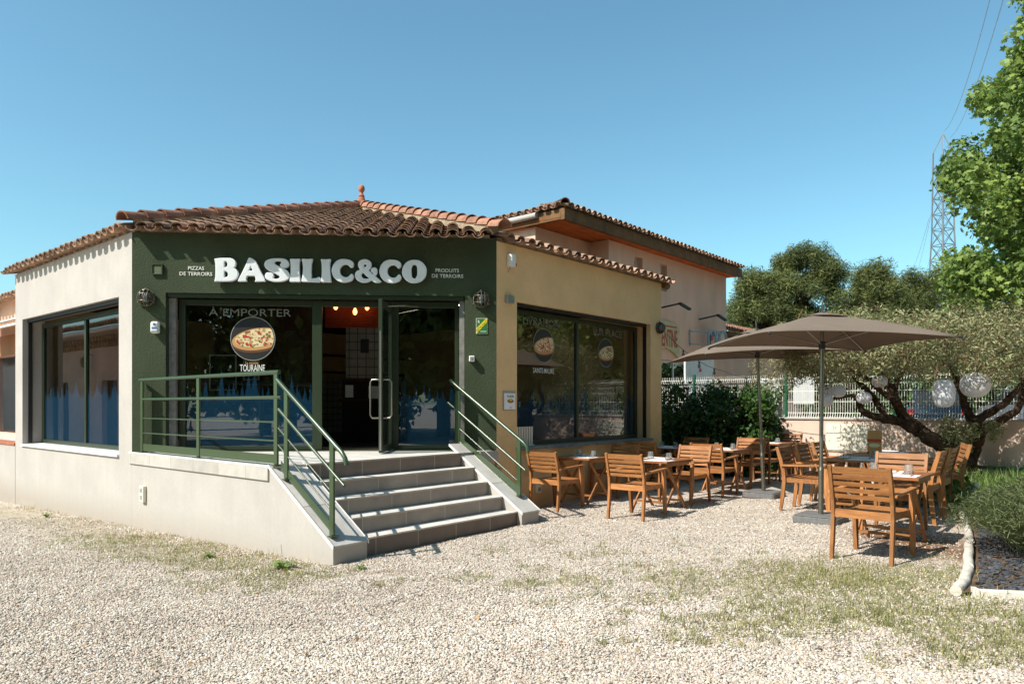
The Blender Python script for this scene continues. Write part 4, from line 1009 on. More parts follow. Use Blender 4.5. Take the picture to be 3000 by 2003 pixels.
table(10.4, -5.1, 'wooden folding table at the far end of the outer row near the hedge')
chair(11.2, -5.1, 180, 'pale wooden armchair at the far end of the outer row before the pink wall')
chair(7.55, -3.98, 4, 'dark shaded wooden armchair with its back to the tan wall table of the inner row')
table(8.35, -3.9, 'dark shaded wooden folding table beside the far end of the tan wall')
chair(9.2, -3.9, 180, 'dark shaded wooden armchair in front of the hedge at the end of the tan wall')
# right hand group
chair(3.21, -8.84, -4, 'nearest wooden armchair at the right, seen from behind on the grass')
table(4.0, -8.80, 'nearest wooden folding table at the right beside the log edging')
chair(4.82, -8.66, 180, 'wooden armchair facing the camera behind the nearest right hand table')
for k, (u, lb) in enumerate(((6.14, 'wooden armchair with its seat turned right beside the front parasol base'), (6.88, 'middle wooden armchair on the left side of the long table'), (7.62, 'farthest wooden armchair on the left side of the long table'))): chair(u, -7.32, -90, lb)
for k, (u, lb) in enumerate(((6.15, 'near section of the long wooden table under the parasol'), (6.96, 'middle section of the long wooden table under the parasol'), (7.77, 'far section of the long wooden table under the parasol'))): table(u, -7.93, lb)
for k, (u, yw, lb) in enumerate(((5.85, 90, 'nearest wooden armchair on the right side of the long table'), (6.6, 90, 'middle wooden armchair on the right side of the long table'), (7.5, 108, 'far wooden armchair turned outward by the white planter board'))): chair(u, -8.60, yw, lb)
setting(5.17, -5.46, 'the sunlit front row table'); setting(5.42, -3.99, 'the table against the tan wall'); setting(8.0, -5.2, 'the middle outer row table')
setting(8.35, -3.9, 'the dark table at the wall end', False); setting(10.4, -5.1, 'the far outer row table', False); setting(4.0, -8.8, 'the nearest right hand table')
setting(6.15, -7.93, 'the near section of the long table', False); setting(7.77, -7.93, 'the far section of the long table', False)
t = empty('table_stand', S(7.3, -7.85, GS(7.3,-7.85)+.735), SITE+R(-95), 'upright photo card of food standing on the long table', 'card stand')
mb = MB(); mb.box(-.1, .1, -.012, .012, 0, .02); mb.build('foot', M['black'], t); mb = MB(); mb.box(-.1, .1, -.003, .003, .02, .34); mb.build('card', M['crust'], t)
mb = MB(); mb.box(-.1, .1, -.0045, -.0032, .17, .215); mb.build('band', M['red'], t); mb = MB(); mb.ngon([(.0+.08*math.cos(a), -.006, .12+.03*math.sin(a)) for a in np.linspace(0,6.28,16)[:-1]]); mb.build('food_print', M['cheese'], t)

# ------------------------------------------------------------------ parasols
def parasol(x, y, cx, cy, yaw, lean, label, sa, sb, zc, zp):
    g = G(x, y); t = empty('parasol', (x, y, g), 0, label, 'parasol', 'taupe parasols')
    mb = MB(); a = .27
    c = [(-a,-a),(a,-a),(a,a),(-a,a)]; q = []
    for k, (px, py) in enumerate(c):
        for an in (-45, 0, 45): th = R(225+90*k+an*.9); q.append((px*.82+.05*math.cos(th), py*.82+.05*math.sin(th)))
    rot = lambda p: (p[0]*math.cos(SITE)-p[1]*math.sin(SITE), p[0]*math.sin(SITE)+p[1]*math.cos(SITE))
    q = [rot(p) for p in q]; mb.prism(q, 0, .085); q2 = [(p[0]*.93, p[1]*.93) for p in q]; mb.prism(q2, .0855, .10); mb.build('base', M['plinth'], t, bevel=.008)
    top = Vector((lean[0], lean[1], zp-g)); h = zp-g
    P = lambda f: Vector((lean[0]*f, lean[1]*f, h*f))
    mb = MB(); mb.tube([P(.03), P(.24)], .032, 12); mb.tube([P(.24), P(.255)], [.036, .026], 12); mb.build('sleeve', M['pole'], t, smooth=True)
    mb = MB(); mb.tube([P(.25), P(.97)], .024, 12); mb.build('pole', M['pole'], t, smooth=True)
    mb = MB(); mb.tube([P(.97), P(.995), P(1.02)], [.014,.016,.006], 8); mb.build('finial', M['steel'], t, smooth=True)
    mb = MB(); mb.tube([P(.80), P(.835)], .04, 12); mb.build('hub', M['rubber'], t, smooth=True)
    ap = Vector((cx-x, cy-y, zp-g-.10)); ca, sn = math.cos(yaw), math.sin(yaw)
    cor = [Vector((cx-x+(i*sa*ca-j*sb*sn), cy-y+(i*sa*sn+j*sb*ca), zc[k]-g)) for k, (i, j) in enumerate(((-1,-1),(1,-1),(1,1),(-1,1)))]
    mb = MB(); n = 10
    for k in range(4):
        A_, B_ = cor[k], cor[(k+1) % 4]; grid = []
        for i in range(n+1):
            f = .13+(1-.13)*i/n; row = []
            for j in range(n+1):
                s_ = j/n; e_ = A_.lerp(B_, s_); mid = (A_+B_)/2; bow = 4*s_*(1-s_)
                e_ = e_ + (ap-mid)*.055*bow*f + Vector((0,0,.02*bow))
                p_ = ap.lerp(e_, f); p_.z += -.03*bow*f*(1-f) + .035*math.sin(math.pi*f)*(1-.3*bow); row.append(p_)
            grid.append(row)
        for i in range(n):
            for j in range(n): mb.quad(grid[i][j], grid[i+1][j], grid[i+1][j+1], grid[i][j+1])
    # stitch shared vertices
    bm_key = {}; nv = []; mp = []
    for p_ in mb.v:
        kk = (round(p_[0],4), round(p_[1],4), round(p_[2],4))
        if kk not in bm_key: bm_key[kk] = len(nv); nv.append(p_)
        mp.append(bm_key[kk])
    mb.v = nv; mb.f = [tuple(mp[i] for i in f) for f in mb.f]
    cv = mb.build('canopy', M['canvas'], t, smooth=True); sd = cv.modifiers.new('solid', 'SOLIDIFY'); sd.thickness = .006
    mb = MB()
    for k in range(4):
        A_, B_ = cor[k], cor[(k+1) % 4]; a0 = ap+Vector((0,0,.035)); a1 = ap.lerp(A_, .2)+Vector((0,0,.034)); b1 = ap.lerp(B_, .2)+Vector((0,0,.034)); mid = (a1+b1)/2+Vector((0,0,.012))
        mb.ngon([a0, a1, mid, b1])
    vt = mb.build('vent_flap', M['canvas'], cv); sd = vt.modifiers.new('solid', 'SOLIDIFY'); sd.thickness = .005
    for k in range(4):
        mb = MB(); pts = [ap.lerp(cor[k], f)+Vector((0,0,-.022+.03*math.sin(math.pi*f))) for f in (.05,.25,.5,.75,.99)]; mb.tube(pts, .009, 6); rb = mb.build('rib', M['pole'], t)
        mb = MB(); mb.tube([P(.82), pts[2]+Vector((0,0,-.01))], .008, 6); mb.build('strut', M['pole'], rb)
        mb = MB(); mb.sphere(tuple(pts[4]), .02, 8, 6); mb.build('end_cap', M['rubber'], rb)
    return t
parasol(3.88, 9.09, 3.93, 9.15, R(3), (.02, .0), 'front taupe square parasol on a grey plinth', 1.13, 1.05, (2.416,2.36,2.36,2.404), 2.84)
parasol(4.10, 11.77, 3.98, 11.9, R(3), (-.13, .0), 'rear taupe parasol leaning left behind the front one', 1.16, 1.08, (2.36,2.42,2.42,2.34), 2.92)

# ------------------------------------------------------------------ pink building behind
Wp = -.1
pk = empty('pink_building', S(12.15, Wp, 0), SITE, 'two storey pink building with deep orange eaves and clay tiles', 'building')
def K(u, wv, z): return (u-12.15, wv-Wp, z)
mb = MB(); mb.panel(K(12.15,Wp,0), (1,0,0), (0,1,0), [0,1.33,1.78,2.6,2.8,3.22,5.4,7.45], [-.5,.25,2.95,5.0,5.8,6.02], {(1,3),(4,3),(3,1),(4,1),(5,1)} , .3)
mb.build('wall', M['pink'], pk)
mb = MB(); mb.box(-.001, .3, .301, 1.2, -.5, 6.02); mb.build('side_wall', M['pink'], pk)
mb = MB(); mb.box(-2.4, -.002, .6, .9, -.5, 6.02); mb.build('side_wall', M['pink'], pk)
mb = MB(); mb.box(-2.4, -2.1, .901, 6, -.5, 6.3); mb.build('side_wall', M['pink'], pk)
mb = MB(); mb.box(7.15, 7.45, .301, 8, -.5, 6.02)
mb.build('side_wall', M['pink'], pk)
for x0, x1, z0, z1 in ((1.33,1.78,5.0,5.8),(2.8,3.22,5.0,5.8),(2.6,5.4,.25,2.95)):
    mb = MB(); frame_ring(mb, lambda a,b,c: Vector((a,b,c)), x0+.003, x1-.003, z0+.003, z1-.003, .2, .25, .06, ((x0+x1)/2,) if x1-x0 > 1 else ()); wf = mb.build('window', M['white'], pk)
    mb = MB(); mb.quad((x0+.05,.225,z0+.05),(x1-.05,.225,z0+.05),(x1-.05,.225,z1-.05),(x0+.05,.225,z1-.05)); mb.build('pane', M['glass'], wf)
    mb = MB(); mb.box(x0+.01, x1-.01, .28, .3, z0+.01, z1-.01); mb.build('blind', M['inwall'], wf)
ue0, ue1, we_, ze = 9.55, 19.9, -.55, 6.33
mb = MB(); mb.hexa([K(ue0,we_+.12,6.03),K(ue1,we_+.12,6.03),K(ue1,1.4,6.06),K(ue0,1.4,6.06),K(ue0,we_+.12,6.06),K(ue1,we_+.12,6.06),K(ue1,1.4,6.09),K(ue0,1.4,6.09)]); mb.build('soffit', M['soffit'], pk)
mb = MB(); mb.bar(K(ue0,we_+.06,6.13), K(ue1,we_+.06,6.13), .11, .27); mb.bar(K(ue0+.05,we_+.12,6.13), K(ue0+.05,7,6.13), .1, .24); mb.build('fascia', M['fascia'], pk)
mb = MB(); sl2 = .3
roof_tiles(mb, K(ue0,we_,ze-.05), (1,0,0), (0,1,sl2), .0, ue1-ue0, 2.4, lambda x, s: x > s*.9-.2, lambda x: .1, phase=.2)
roof_tiles(mb, K(ue0,we_,ze-.05), (0,1,0), (1,0,sl2), .1, 7.0, 1.8, lambda x, s: x > s*.9-.1, lambda x: .1, phase=.1)
rf = mb.build('roof', M['tile'], pk, smooth=True)
mb = MB(); a_, b_, c_, d_ = K(ue0,we_,ze-.05), K(ue1,we_,ze-.05), K(ue1,we_+5,ze+1.4), K(ue0+5,we_+5,ze+1.4); mb.ngon([a_,b_,c_,d_]); e_ = K(ue0,8,ze-.05); mb.ngon([a_,d_,K(ue0+5,8,ze+1.4),e_]); mb.ngon([b_,K(ue1,9,ze),K(ue1,we_+5,ze+1.4)]); mb.build('roof_deck', M['mortar'], pk)
mb = MB(); mb.tube([K(ue0-.06,.25,6.2), K(ue0-.06,4.5,6.18)], .075, 10); mb.build('gutter', M['cream'], pk, smooth=True)
mb = MB(); h = []; hip_tiles(mb, K(ue0-.05,we_-.05,ze), K(ue0+2.5,we_+2.5,ze+.78)); mb.build('ridge_tiles', M['tileclean'], pk, smooth=True)
# lower wing on the right with porch
lw_ = empty('pink_annex', S(19.6, .9, 0), SITE, 'low pink annex with a red tiled roof and shop windows', 'building')
mb = MB(); mb.panel((0,0,0), (1,0,0), (0,1,0), [.02,.8,2.2,2.5,3.2,6.2,8.0,13], [-.5,.1,2.6,4.3], {(1,1),(3,1),(5,1)}, .3); mb.build('wall', M['pink'], lw_)
mb = MB()
for x0, x1 in ((.8,2.2),(2.5,3.2),(6.2,8.0)): mb.box(x0+.002, x1-.002, .24, .28, .102, 2.598)
mb.build('window', M['carglass'], lw_)
mb = MB()
for x0, x1 in ((.8,2.2),(2.5,3.2),(6.2,8.0)): frame_ring(mb, lambda a,b,c: Vector((a,b,c)), x0+.004, x1-.004, .104, 2.596, .17, .235, .08)
mb.build('window_frame', M['white'], lw_)
mb = MB(); mb.panel((-2.0,-1.1,0), (1,0,0), (0,1,0), [0,.3,4.6,5.0], [2.55,2.6,3.2], set(), .25); mb.box(2.65, 3.0, -1.1, -.86, -.5, 2.549); mb.build('porch', M['pink'], lw_)
mb = MB(); roof_tiles(mb, (.0,-.45,4.32), (1,0,0), (0,1,.3), 0, 13, 3, lambda x, s: True, lambda x: .1); mb.build('roof', M['tileclean'], lw_, smooth=True)
mb = MB(); mb.box(.02, 13, -.4, 0-.002, 4.16, 4.3); mb.build('fascia', M['fascia'], lw_)
# wall signs of the pink building
t = empty('ring_sign', S(17.55, Wp-.02, 3.72), SITE, 'projecting wall sign of pale blue rings with a painted bird', 'sign')
mb = MB()
mb.bar((-.75,-.02,.26),(-.75,-.02,-.26), .04, .03); mb.tube([(-.75,-.04,.2),(.05,-.28,.2)], .02, 8); mb.tube([(-.75,-.04,-.2),(.05,-.28,-.2)], .02, 8); mb.build('bracket', surf('pale blue paint', lin('8fa6ad'), .5), t)
for cx, cz, rr in ((.25, 0, .29), (.66, .1, .16), (1.08, .02, .29)):
    mb = MB(); mb.tube([(cx+rr*math.cos(a), -.3, cz+rr*math.sin(a)) for a in np.linspace(0, 2*math.pi, 28)], .045, 8); mb.build('ring', bpy.data.materials['pale blue paint'], t, smooth=True)
mb = MB(); f_ = lambda pts, m: mb.prism([(p[0], p[1]) for p in pts], 0, .02, .5, m)
f_([(.15,.3),(.22,.12),(.2,-.1),(.26,-.3),(.2,-.32),(.13,-.05),(.1,.2)], 0); f_([(.25,.1),(.36,.25),(.5,.2),(.45,.0),(.34,-.08),(.25,-.06)], 1); f_([(.36,.27),(.46,.36),(.58,.24),(.56,.16),(.48,.21)], 2); f_([(.2,-.32),(.35,-.2),(.5,-.22),(.42,-.34),(.28,-.36)], 3)
mb.v = [((p[0]-.34)*.72+.25, -.29-p[2], p[1]*.72) for p in mb.v]; mb.build('bird', [M['black'], M['red'], M['blue'], M['basil']], t)
t = empty('curved_sign', S(15.1, Wp-.03, 2.98+.55), SITE, 'curved cream signboard with red lettering on the pink wall', 'sign'); t.scale = (.86, 1, .86)
mb = MB(); n = 16
top = [(-1.1+2.2*i/n, .55+.12*math.sin(math.pi*(i/n))) for i in range(n+1)]; bot = [(-1.1+2.2*i/n, -.62+.35*math.sin(math.pi*i/n)) for i in range(n+1)]
mb.prism(top+bot[::-1], 0, .05); mb.v = [(p[0], -p[2], p[1]) for p in mb.v]; mb.build('board', surf('cream board', lin('c9bd8e'), .7), t)
text('lettering', "ARGENTINE", -.9, .9, .08, .62, M['red'], t, ID, -.055, .02, .002)
mb = MB(); mb.box(-.85, .85, -.058, -.0512, .47, .52); mb.build('rule', M['red'], t)
for (u, z, lb) in ((15.3, 4.5, 'black angled sign lamp above the curved cream sign'), (17.9, 4.4, 'black angled sign lamp above the ring sign')):
    t = empty('sign_lamp', S(u, Wp-.01, z), SITE, lb, 'sign lamp', 'black sign lamps'); mb = MB(); mb.bar((-.5,-.05,-.05),(0,-.45,.1), .05, .05); mb.build('arm', M['black'], t); mb = MB(); mb.bar((-.05,-.48,.1),(.55,-.5,-.02), .1, .06); mb.build('head', M['black'], t)
t = empty('white_notice_board', S(13.0, -2.3, GS(13.0,-2.3)), SITE+R(-10), 'tall white notice board with a small red emblem behind the hedge', 'notice board')
mb = MB(); mb.box(-.62, .62, -.03, .03, 1.4, 2.75); mb.build('board', M['white'], t, bevel=.02); mb = MB(); mb.box(-.5, .5, -.025, .025, .0, 1.399); mb.build('lower_panel', M['grey'], t)
text('lettering', 'MOREL', -.25, .25, 1.95, .17, M['grey'], t, ID, -.033, .0, .001); mb = MB(); mb.ngon([(-.06,-.034,2.38),(.06,-.034,2.38),(.03,-.034,2.43),(.07,-.034,2.5),(0,-.034,2.45),(-.07,-.034,2.5),(-.03,-.034,2.43)]); mb.build('emblem', M['red'], t)

# left neighbour
nb = empty('neighbour_shop', S(.9, LLEN, 0), SITE, 'pink neighbouring shop at the left edge with a dark window and orange lintel', 'building')
mb = MB(); mb.panel((0,0,0), (0,1,0), (1,0,0), [.005,.1,5,9], [-.5,.95,2.72,3.05,4.0], {(1,1)}, .3); mb.build('wall', M['pink'], nb)
mb = MB(); mb.box(-.02, -.002, .05, 5.2, 2.74, 3.2); mb.build('lintel', M['orange'], nb)
mb = MB(); mb.box(.1, .14, .12, 4.98, .97, 2.7); mb.build('window', M['carglass'], nb)
mb = MB(); roof_tiles(mb, (0,0,4.0), (0,1,0), (1,0,.3), -.1, 9, 3, lambda x, s: True, lambda x: .35); mb.build('roof', M['tile'], nb, smooth=True)
mb = MB(); mb.ngon([(0,0,3.98),(0,9,3.98),(4,9,5.2),(4,0,5.2)]); mb.build('roof_deck', M['mortar'], nb)
t = empty('slatted_awning', S(.9, LLEN+1.5, 3.3), SITE, 'cream slatted awning over the neighbouring shop window', 'awning')
mb = MB(); mb.hexa([(-.6,-1.3,.02),(0-.03,-1.3,.2),(-.03,3,.2),(-.6,3,.02),(-.6,-1.3,.05),(-.03,-1.3,.23),(-.03,3,.23),(-.6,3,.05)]); mb.build('cover', M['cabinet'], t)
mb = MB()
for k in range(4): mb.box(-.56+k*.13, -.52+k*.13, -1.3, 3, -.08+.04*k, -.03+.04*k)
mb.build('slats', M['cabinet'], t)
t = empty('low_terrace', S(0, LLEN+.02, 0), SITE, 'low cream terrace wall with terracotta edging below the neighbouring shop', 'terrace')
mb = MB(); mb.box(0, .89, .0, 8, -.7, .84); mb.build('wall', M['cream'], t); mb = MB(); mb.box(-.02, .3, 0, 8, .841, .875); mb.build('edging', M['terracotta'], t); mb = MB(); mb.box(.301, .89, 0, 8, .841, .86); mb.build('paving', M['floor'], t)
t = empty('parcel', S(.35, LLEN+.35, .876), SITE, 'small blue and white carton stacked on a wood block on the low terrace', 'carton'); mb = MB(); mb.box(-.1,.1,-.15,.15,0,.1); mb.build('block', M['darkwood'], t); mb = MB(); mb.box(-.12,.12,-.16,.16,.101,.16); mb.build('board', M['paper'], t); mb = MB(); mb.box(-.08,.08,-.1,.1,.161,.25); mb.build('carton', M['blue'], t)

# opposite building mirrored in the left window
ob = empty('opposite_building', S(-3.9, 18, 0), SITE, 'long pink building across the yard with clay tile roof, seen as a reflection', 'building')
op_ = [(-5.6,-4.4,1.1,2.3),(-1.6,-.6,.2,2.35),(1.6,3.0,1.1,2.3),(6,7.2,.2,2.35),(11,12.5,1.1,2.3)]
xs_ = [-9.5]; vo = set()
for i, (a_, b_, c_, d_) in enumerate(op_): xs_ += [a_, b_]; vo.add((2*i+1, 1))
mb = MB(); mb.panel((0,0,0), (0,1,0), (-1,0,0), xs_+[22], [-.8,.3,2.35,4.0], vo, .3); mb.build('wall', M['palepink'], ob)
mb = MB()
for y0, y1, z0, z1 in op_: mb.box(-.2, -.16, y0+.002, y1-.002, .302, 2.348)
mb.build('shutters', M['darkwood'], ob)
mb = MB(); roof_tiles(mb, (0,0,4.05), (0,1,0), (-1,0,.3), -9.6, 22, 3.0, lambda x, s: True, lambda x: .42); mb.build('roof', M['tile'], ob, smooth=True)
mb = MB(); mb.ngon([(.3,-9.6,3.95),(.3,22,3.95),(-6,22,5.9),(-6,-9.6,5.9)]); mb.build('roof_deck', M['mortar'], ob)
mb = MB()
for zz in (3.45, 3.62):
    for k in range(136): mb.tube([(.001, -9.3+k*.23, zz), (.1+(zz-3.45)*.6, -9.3+k*.23, zz)], .09, 6)
mb.build('cornice', M['tile'], ob)
mb = MB(); mb.tube([(.46,-9.5,3.82),(.46,22,3.8)], .07, 8); mb.build('gutter', M['white'], ob)
t = empty('lantern_lamp', S(-3.88, 14.2, 2.9), SITE, 'old fashioned bracket lantern on the opposite building, seen as a reflection', 'wall lamp')
mb = MB(); mb.tube([(0,0,.25),(.15,0,.3),(.3,0,.25)], .015, 6); mb.build('bracket', M['bronze'], t); mb = MB(); mb.lathe([(.03,.2),(.11,.12),(.09,-.1),(.03,-.14)], 8, (.3,0,0)); mb.build('lamp_body', M['bronze'], t)

# ------------------------------------------------------------------ boundary wall with mesh fence
FB = Vector((7.45, 14.9, 0)); FANG = math.atan2(.648, -.7615)     # runs away to the left
bw = empty('boundary_wall', (FB.x, FB.y, G(7.45,14.9)), FANG, 'low pale pink boundary wall below the white fence', 'wall')
mb = MB(); mb.box(-7, 6.2, -.12, .12, -.4, 1.14); mb.build('wall', M['palepink'], bw); mb = MB(); mb.box(-7, 6.2, -.15, .15, 1.141, 1.18); mb.build('coping', M['cream'], bw)
fn = empty('mesh_fence', (FB.x, FB.y, G(7.45,14.9)+1.18), FANG, 'white folded wire mesh fence on top of the boundary wall', 'fence')
prof = [(0,-.02),(.05,.0),(0,.1),(0,.32),(0,.57),(0,.72),(.06,.78),(0,.86),(0,.94)]
for k in range(6):
    x0 = -7+k*2.2; x1 = x0+2.16; mb = MB()
    for i in range(44):
        x = x0+.02+i*.049
        for a in range(len(prof)-1): mb.bar((x, prof[a][0], prof[a][1]), (x, prof[a+1][0], prof[a+1][1]), .007, .007, (1,0,0), .5)
    for (yy, zz) in ((0,.005),(0,.1),(0,.34),(0,.57),(0,.72),(0,.86)): mb.bar((x0,yy-.006,zz), (x1,yy-.006,zz), .012, .012, t=.5)
    mb.build('mesh_panel', M['fence'], fn)
for k in range(7):
    mb = MB(); mb.box(-7.03+k*2.2, -6.98+k*2.2, -.03, .03, 0, 1.0); mb.build('post', M['postgreen'], fn)
t = empty('meter_cabinet', (FB.x, FB.y, G(7.45,14.9)), FANG, 'cream double door meter cabinet set in the pale pink wall', 'cabinet')
# cabinet front faces the camera side (negative normal in this frame is +y after rotation)
mb = MB(); mb.box(.03, .9, .121, .15, .48, 1.05); mb.build('case', M['cabinet'], t)
for a, b in ((.045, .45), (.47, .885)):
    mb = MB(); mb.box(a, b, .151, .165, .5, 1.03); d = mb.build('cabinet_door', M['cabinet'], t, bevel=.005); mb = MB(); mb.box(b-.07, b-.05, .166, .175, .68, .72); mb.build('lock', M['yellow'], d)
t = empty('pipe', (8.6, 13.85, G(8.6,13.8)), FANG, 'green horizontal pipe along the foot of the boundary wall', 'pipe'); mb = MB(); mb.tube([(-1.4,.22,.24),(1.2,.22,.26)], .035, 8); mb.build('pipe_run', M['postgreen'], t, smooth=True); mb = MB(); mb.box(-.9,-.85,.15,.26,-.1,.3); mb.build('bracket', M['grey'], t)
for k, (x, y, lb) in enumerate(((6.15, 17.3, 'white panel behind the fence left of the green post'), (6.9, 17.1, 'white panel behind the fence right of the green post'))):
    t = empty('notice_board', (x, y, G(x,y)), R(0), lb, 'panel', 'white panels behind the fence'); mb = MB(); mb.box(-.24,.24,-.02,.02,1.5,2.13); mb.build('board', M['white'], t); mb = MB(); mb.box(-.2,-.16,.021,.05,0,2); mb.box(.16,.2,.021,.05,0,2); mb.build('legs', M['grey'], t)
# parked cars behind the fence
def car(x, y, rot, label, paint):
    t = empty('parked_car', (x, y, G(x,y)+.35), rot, label, 'car', 'parked cars behind the fence')
    sec = [(-2.1,.32,.75,.78),(-2.05,.3,.95,.82),(-1.4,.28,1.0,.85),(.9,.28,1.0,.85),(1.9,.3,.86,.82),(2.1,.34,.7,.72)]
    def loft(mb, secs):
        rows = []
        for (xx, z0, z1, hw) in secs: rows.append([(xx,-hw,z0),(xx,-hw,z1*.85),(xx,-hw*.9,z1),(xx,hw*.9,z1),(xx,hw,z1*.85),(xx,hw,z0)])
        b = len(mb.v)
        for r_ in rows: mb.v += r_
        for i in range(len(rows)-1):
            for j in range(6): mb.face((b+i*6+j, b+i*6+(j+1)%6, b+(i+1)*6+(j+1)%6, b+(i+1)*6+j))
        mb.face(tuple(b+j for j in range(6))); mb.face(tuple(b+(len(rows)-1)*6+j for j in reversed(range(6))))
    mb = MB(); loft(mb, sec); mb.build('body', paint, t, smooth=True)
    mb = MB(); loft(mb, [(-1.98,.95,.98,.72),(-1.6,.95,1.42,.64),(-.9,.95,1.48,.62),(.2,.95,1.45,.62),(1.05,.95,1.0,.7)]); mb.build('cabin', M['carglass'], t, smooth=True)
    mb = MB(); mb.box(-1.5,.1,-.58,.58,1.42,1.49); mb.build('car_roof', paint, t, bevel=.02)
    for sx in (-1.3, 1.3):
        for sy in (-1, 1):
            mb = MB(); mb.tube([(sx, sy*.7, .3), (sx, sy*.87, .3)], .31, 16); wh = mb.build('wheel', M['rubber'], t, smooth=True); mb = MB(); mb.tube([(sx, sy*.871, .3), (sx, sy*.88, .3)], .19, 12); mb.build('rim', M['alu'], wh)
    for sy in (-1, 1): mb = MB(); mb.box(-2.13,-2.04,sy*.6,sy*.78,.7,.86); mb.build('tail_lamp', M['redlight'], t)
    mb = MB(); mb.box(-2.13,-2.101,-.26,.26,.5,.61); mb.build('number_plate', M['white'], t)
    return t
car(13.3, 23.0, R(65), 'dark blue car parked behind the fence left of the tall lantern', M['bluecar'])
car(17.0, 24.0, R(75), 'grey car parked behind the fence at the right edge', plain('grey car paint', lin('5b6068'), .3, .6))

# ------------------------------------------------------------------ foliage helpers
def leaf_cloud(name, centers, radii, counts, size, mat, parent=None, aspect=.5, shape='rhomb', shell=.5, loc=(0,0,0), flat=0.0, up=.3, squash=1.0, sizevar=.35, tintc=None, droop=0.0):
    """leaf sized faces scattered through clumps; coordinates are relative to loc"""
    C_, T_ = [], []
    P, Nn, Tn = [], [], []
    for (c, r, n) in zip(centers, radii, counts):
        d = nrg.normal(size=(n, 3)); d /= np.linalg.norm(d, axis=1)[:, None]
        q = nrg.random(n)**(shell); pos = d*q[:, None]*r; pos[:, 2] *= squash
        P.append(pos+np.array(c)); nn = d*.6+nrg.normal(size=(n, 3))*.6; nn[:, 2] += up; Nn.append(nn)
        base = nrg.uniform(.25, .75) if tintc is None else tintc
        Tn.append(np.clip(base+nrg.normal(size=n)*.22, 0, 1))
    P = np.concatenate(P)-np.array(loc); Nn = np.concatenate(Nn); Nn /= np.linalg.norm(Nn, axis=1)[:, None]; T = np.concatenate(Tn); n = len(P)
    rv = nrg.normal(size=(n, 3)); rv[:, 2] -= droop; a = np.cross(Nn, rv); a /= np.linalg.norm(a, axis=1)[:, None]; b = np.cross(Nn, a)
    s = size*np.clip(1+nrg.normal(size=n)*sizevar, .4, 2)
    if shape == 'rhomb': pts = [(-1,0),(0,-aspect),(1,0),(0,aspect)]; bend = [0,.0,0,.0]
    elif shape == 'maple': pts = [(-1,0),(-.45,-.35),(-.35,-.95),(.15,-.5),(.75,-.75),(.6,-.2),(1.1,0),(.6,.2),(.75,.75),(.15,.5),(-.35,.95),(-.45,.35)]
    else: pts = [(-1,-aspect*.4),(.3,-aspect),(1,0),(.3,aspect),(-1,aspect*.4)]
    k = len(pts); V = np.empty((n, k, 3))
    for j, (x, y) in enumerate(pts): V[:, j] = P+(b*(x*s)[:, None])+(a*(y*s)[:, None])+Nn*(-.18*s*(abs(x)+abs(y)))[:, None]
    loops = np.arange(n*k); lens = np.full(n, k)
    return npmesh(name, V.reshape(-1, 3), loops, lens, T, mat, parent, loc=None)
def clumps(n, lo, hi, rlo, rhi, dens, reject=None, seed=0):
    r = random.Random(seed); C_, Rr, Nn = [], [], []
    k = 0
    while len(C_) < n and k < n*60:
        k += 1; p = (r.uniform(lo[0],hi[0]), r.uniform(lo[1],hi[1]), r.uniform(lo[2],hi[2]))
        if reject and reject(p): continue
        q = r.uniform(rlo, rhi); C_.append(p); Rr.append(q); Nn.append(int(dens*q*q)+4)
    return C_, Rr, Nn
def branch_set(mb, base, targets, r0, r1, wig=.15, seed=1):
    r = random.Random(seed)
    for q in targets:
        p0, p1 = V3(base), V3(q); d = p1-p0; pts = []; rs = []
        for i in range(7):
            f = i/6; o = Vector((r.uniform(-1,1), r.uniform(-1,1), r.uniform(-.5,.5)))*wig*d.length*.3*math.sin(math.pi*f)
            pts.append(p0+d*f+o); rs.append(r0+(r1-r0)*f)
        mb.tube(pts, rs, 6)
def tree(name, x, y, label, cat, C_, Rr, Nn, size, mat, trunk_top, r0, group=None, aspect=.5, shape='rhomb', barkm='bark', shell=.6, limbs=10, squash=1, up=.3, droop=0):
    g = G(x, y); t = empty(name, (x, y, g), 0, label, cat, group)
    leaf_cloud('crown', C_, Rr, Nn, size, mat, t, aspect, shape, shell, (x, y, g), squash=squash, up=up, droop=droop)
    mb = MB(); top = Vector((trunk_top[0]-x, trunk_top[1]-y, trunk_top[2]-g))
    pts = [Vector((0,0,-.2)), top*.25+Vector((.1,.05,0))*r0, top*.55, top]; mb.tube(pts, [r0*1.25, r0, r0*.8, r0*.35], 9); mb.build('trunk', M[barkm], t, smooth=True)
    mb = MB(); rr = random.Random(len(C_))
    for c in rr.sample(C_, min(limbs, len(C_))):
        f = rr.uniform(.45, .95); b_ = top*f; branch_set(mb, b_, [Vector(c)-Vector((x,y,g))], r0*.35, r0*.06, .2, rr.randint(0, 999))
    mb.build('limb', M[barkm], t, smooth=True)
    return t
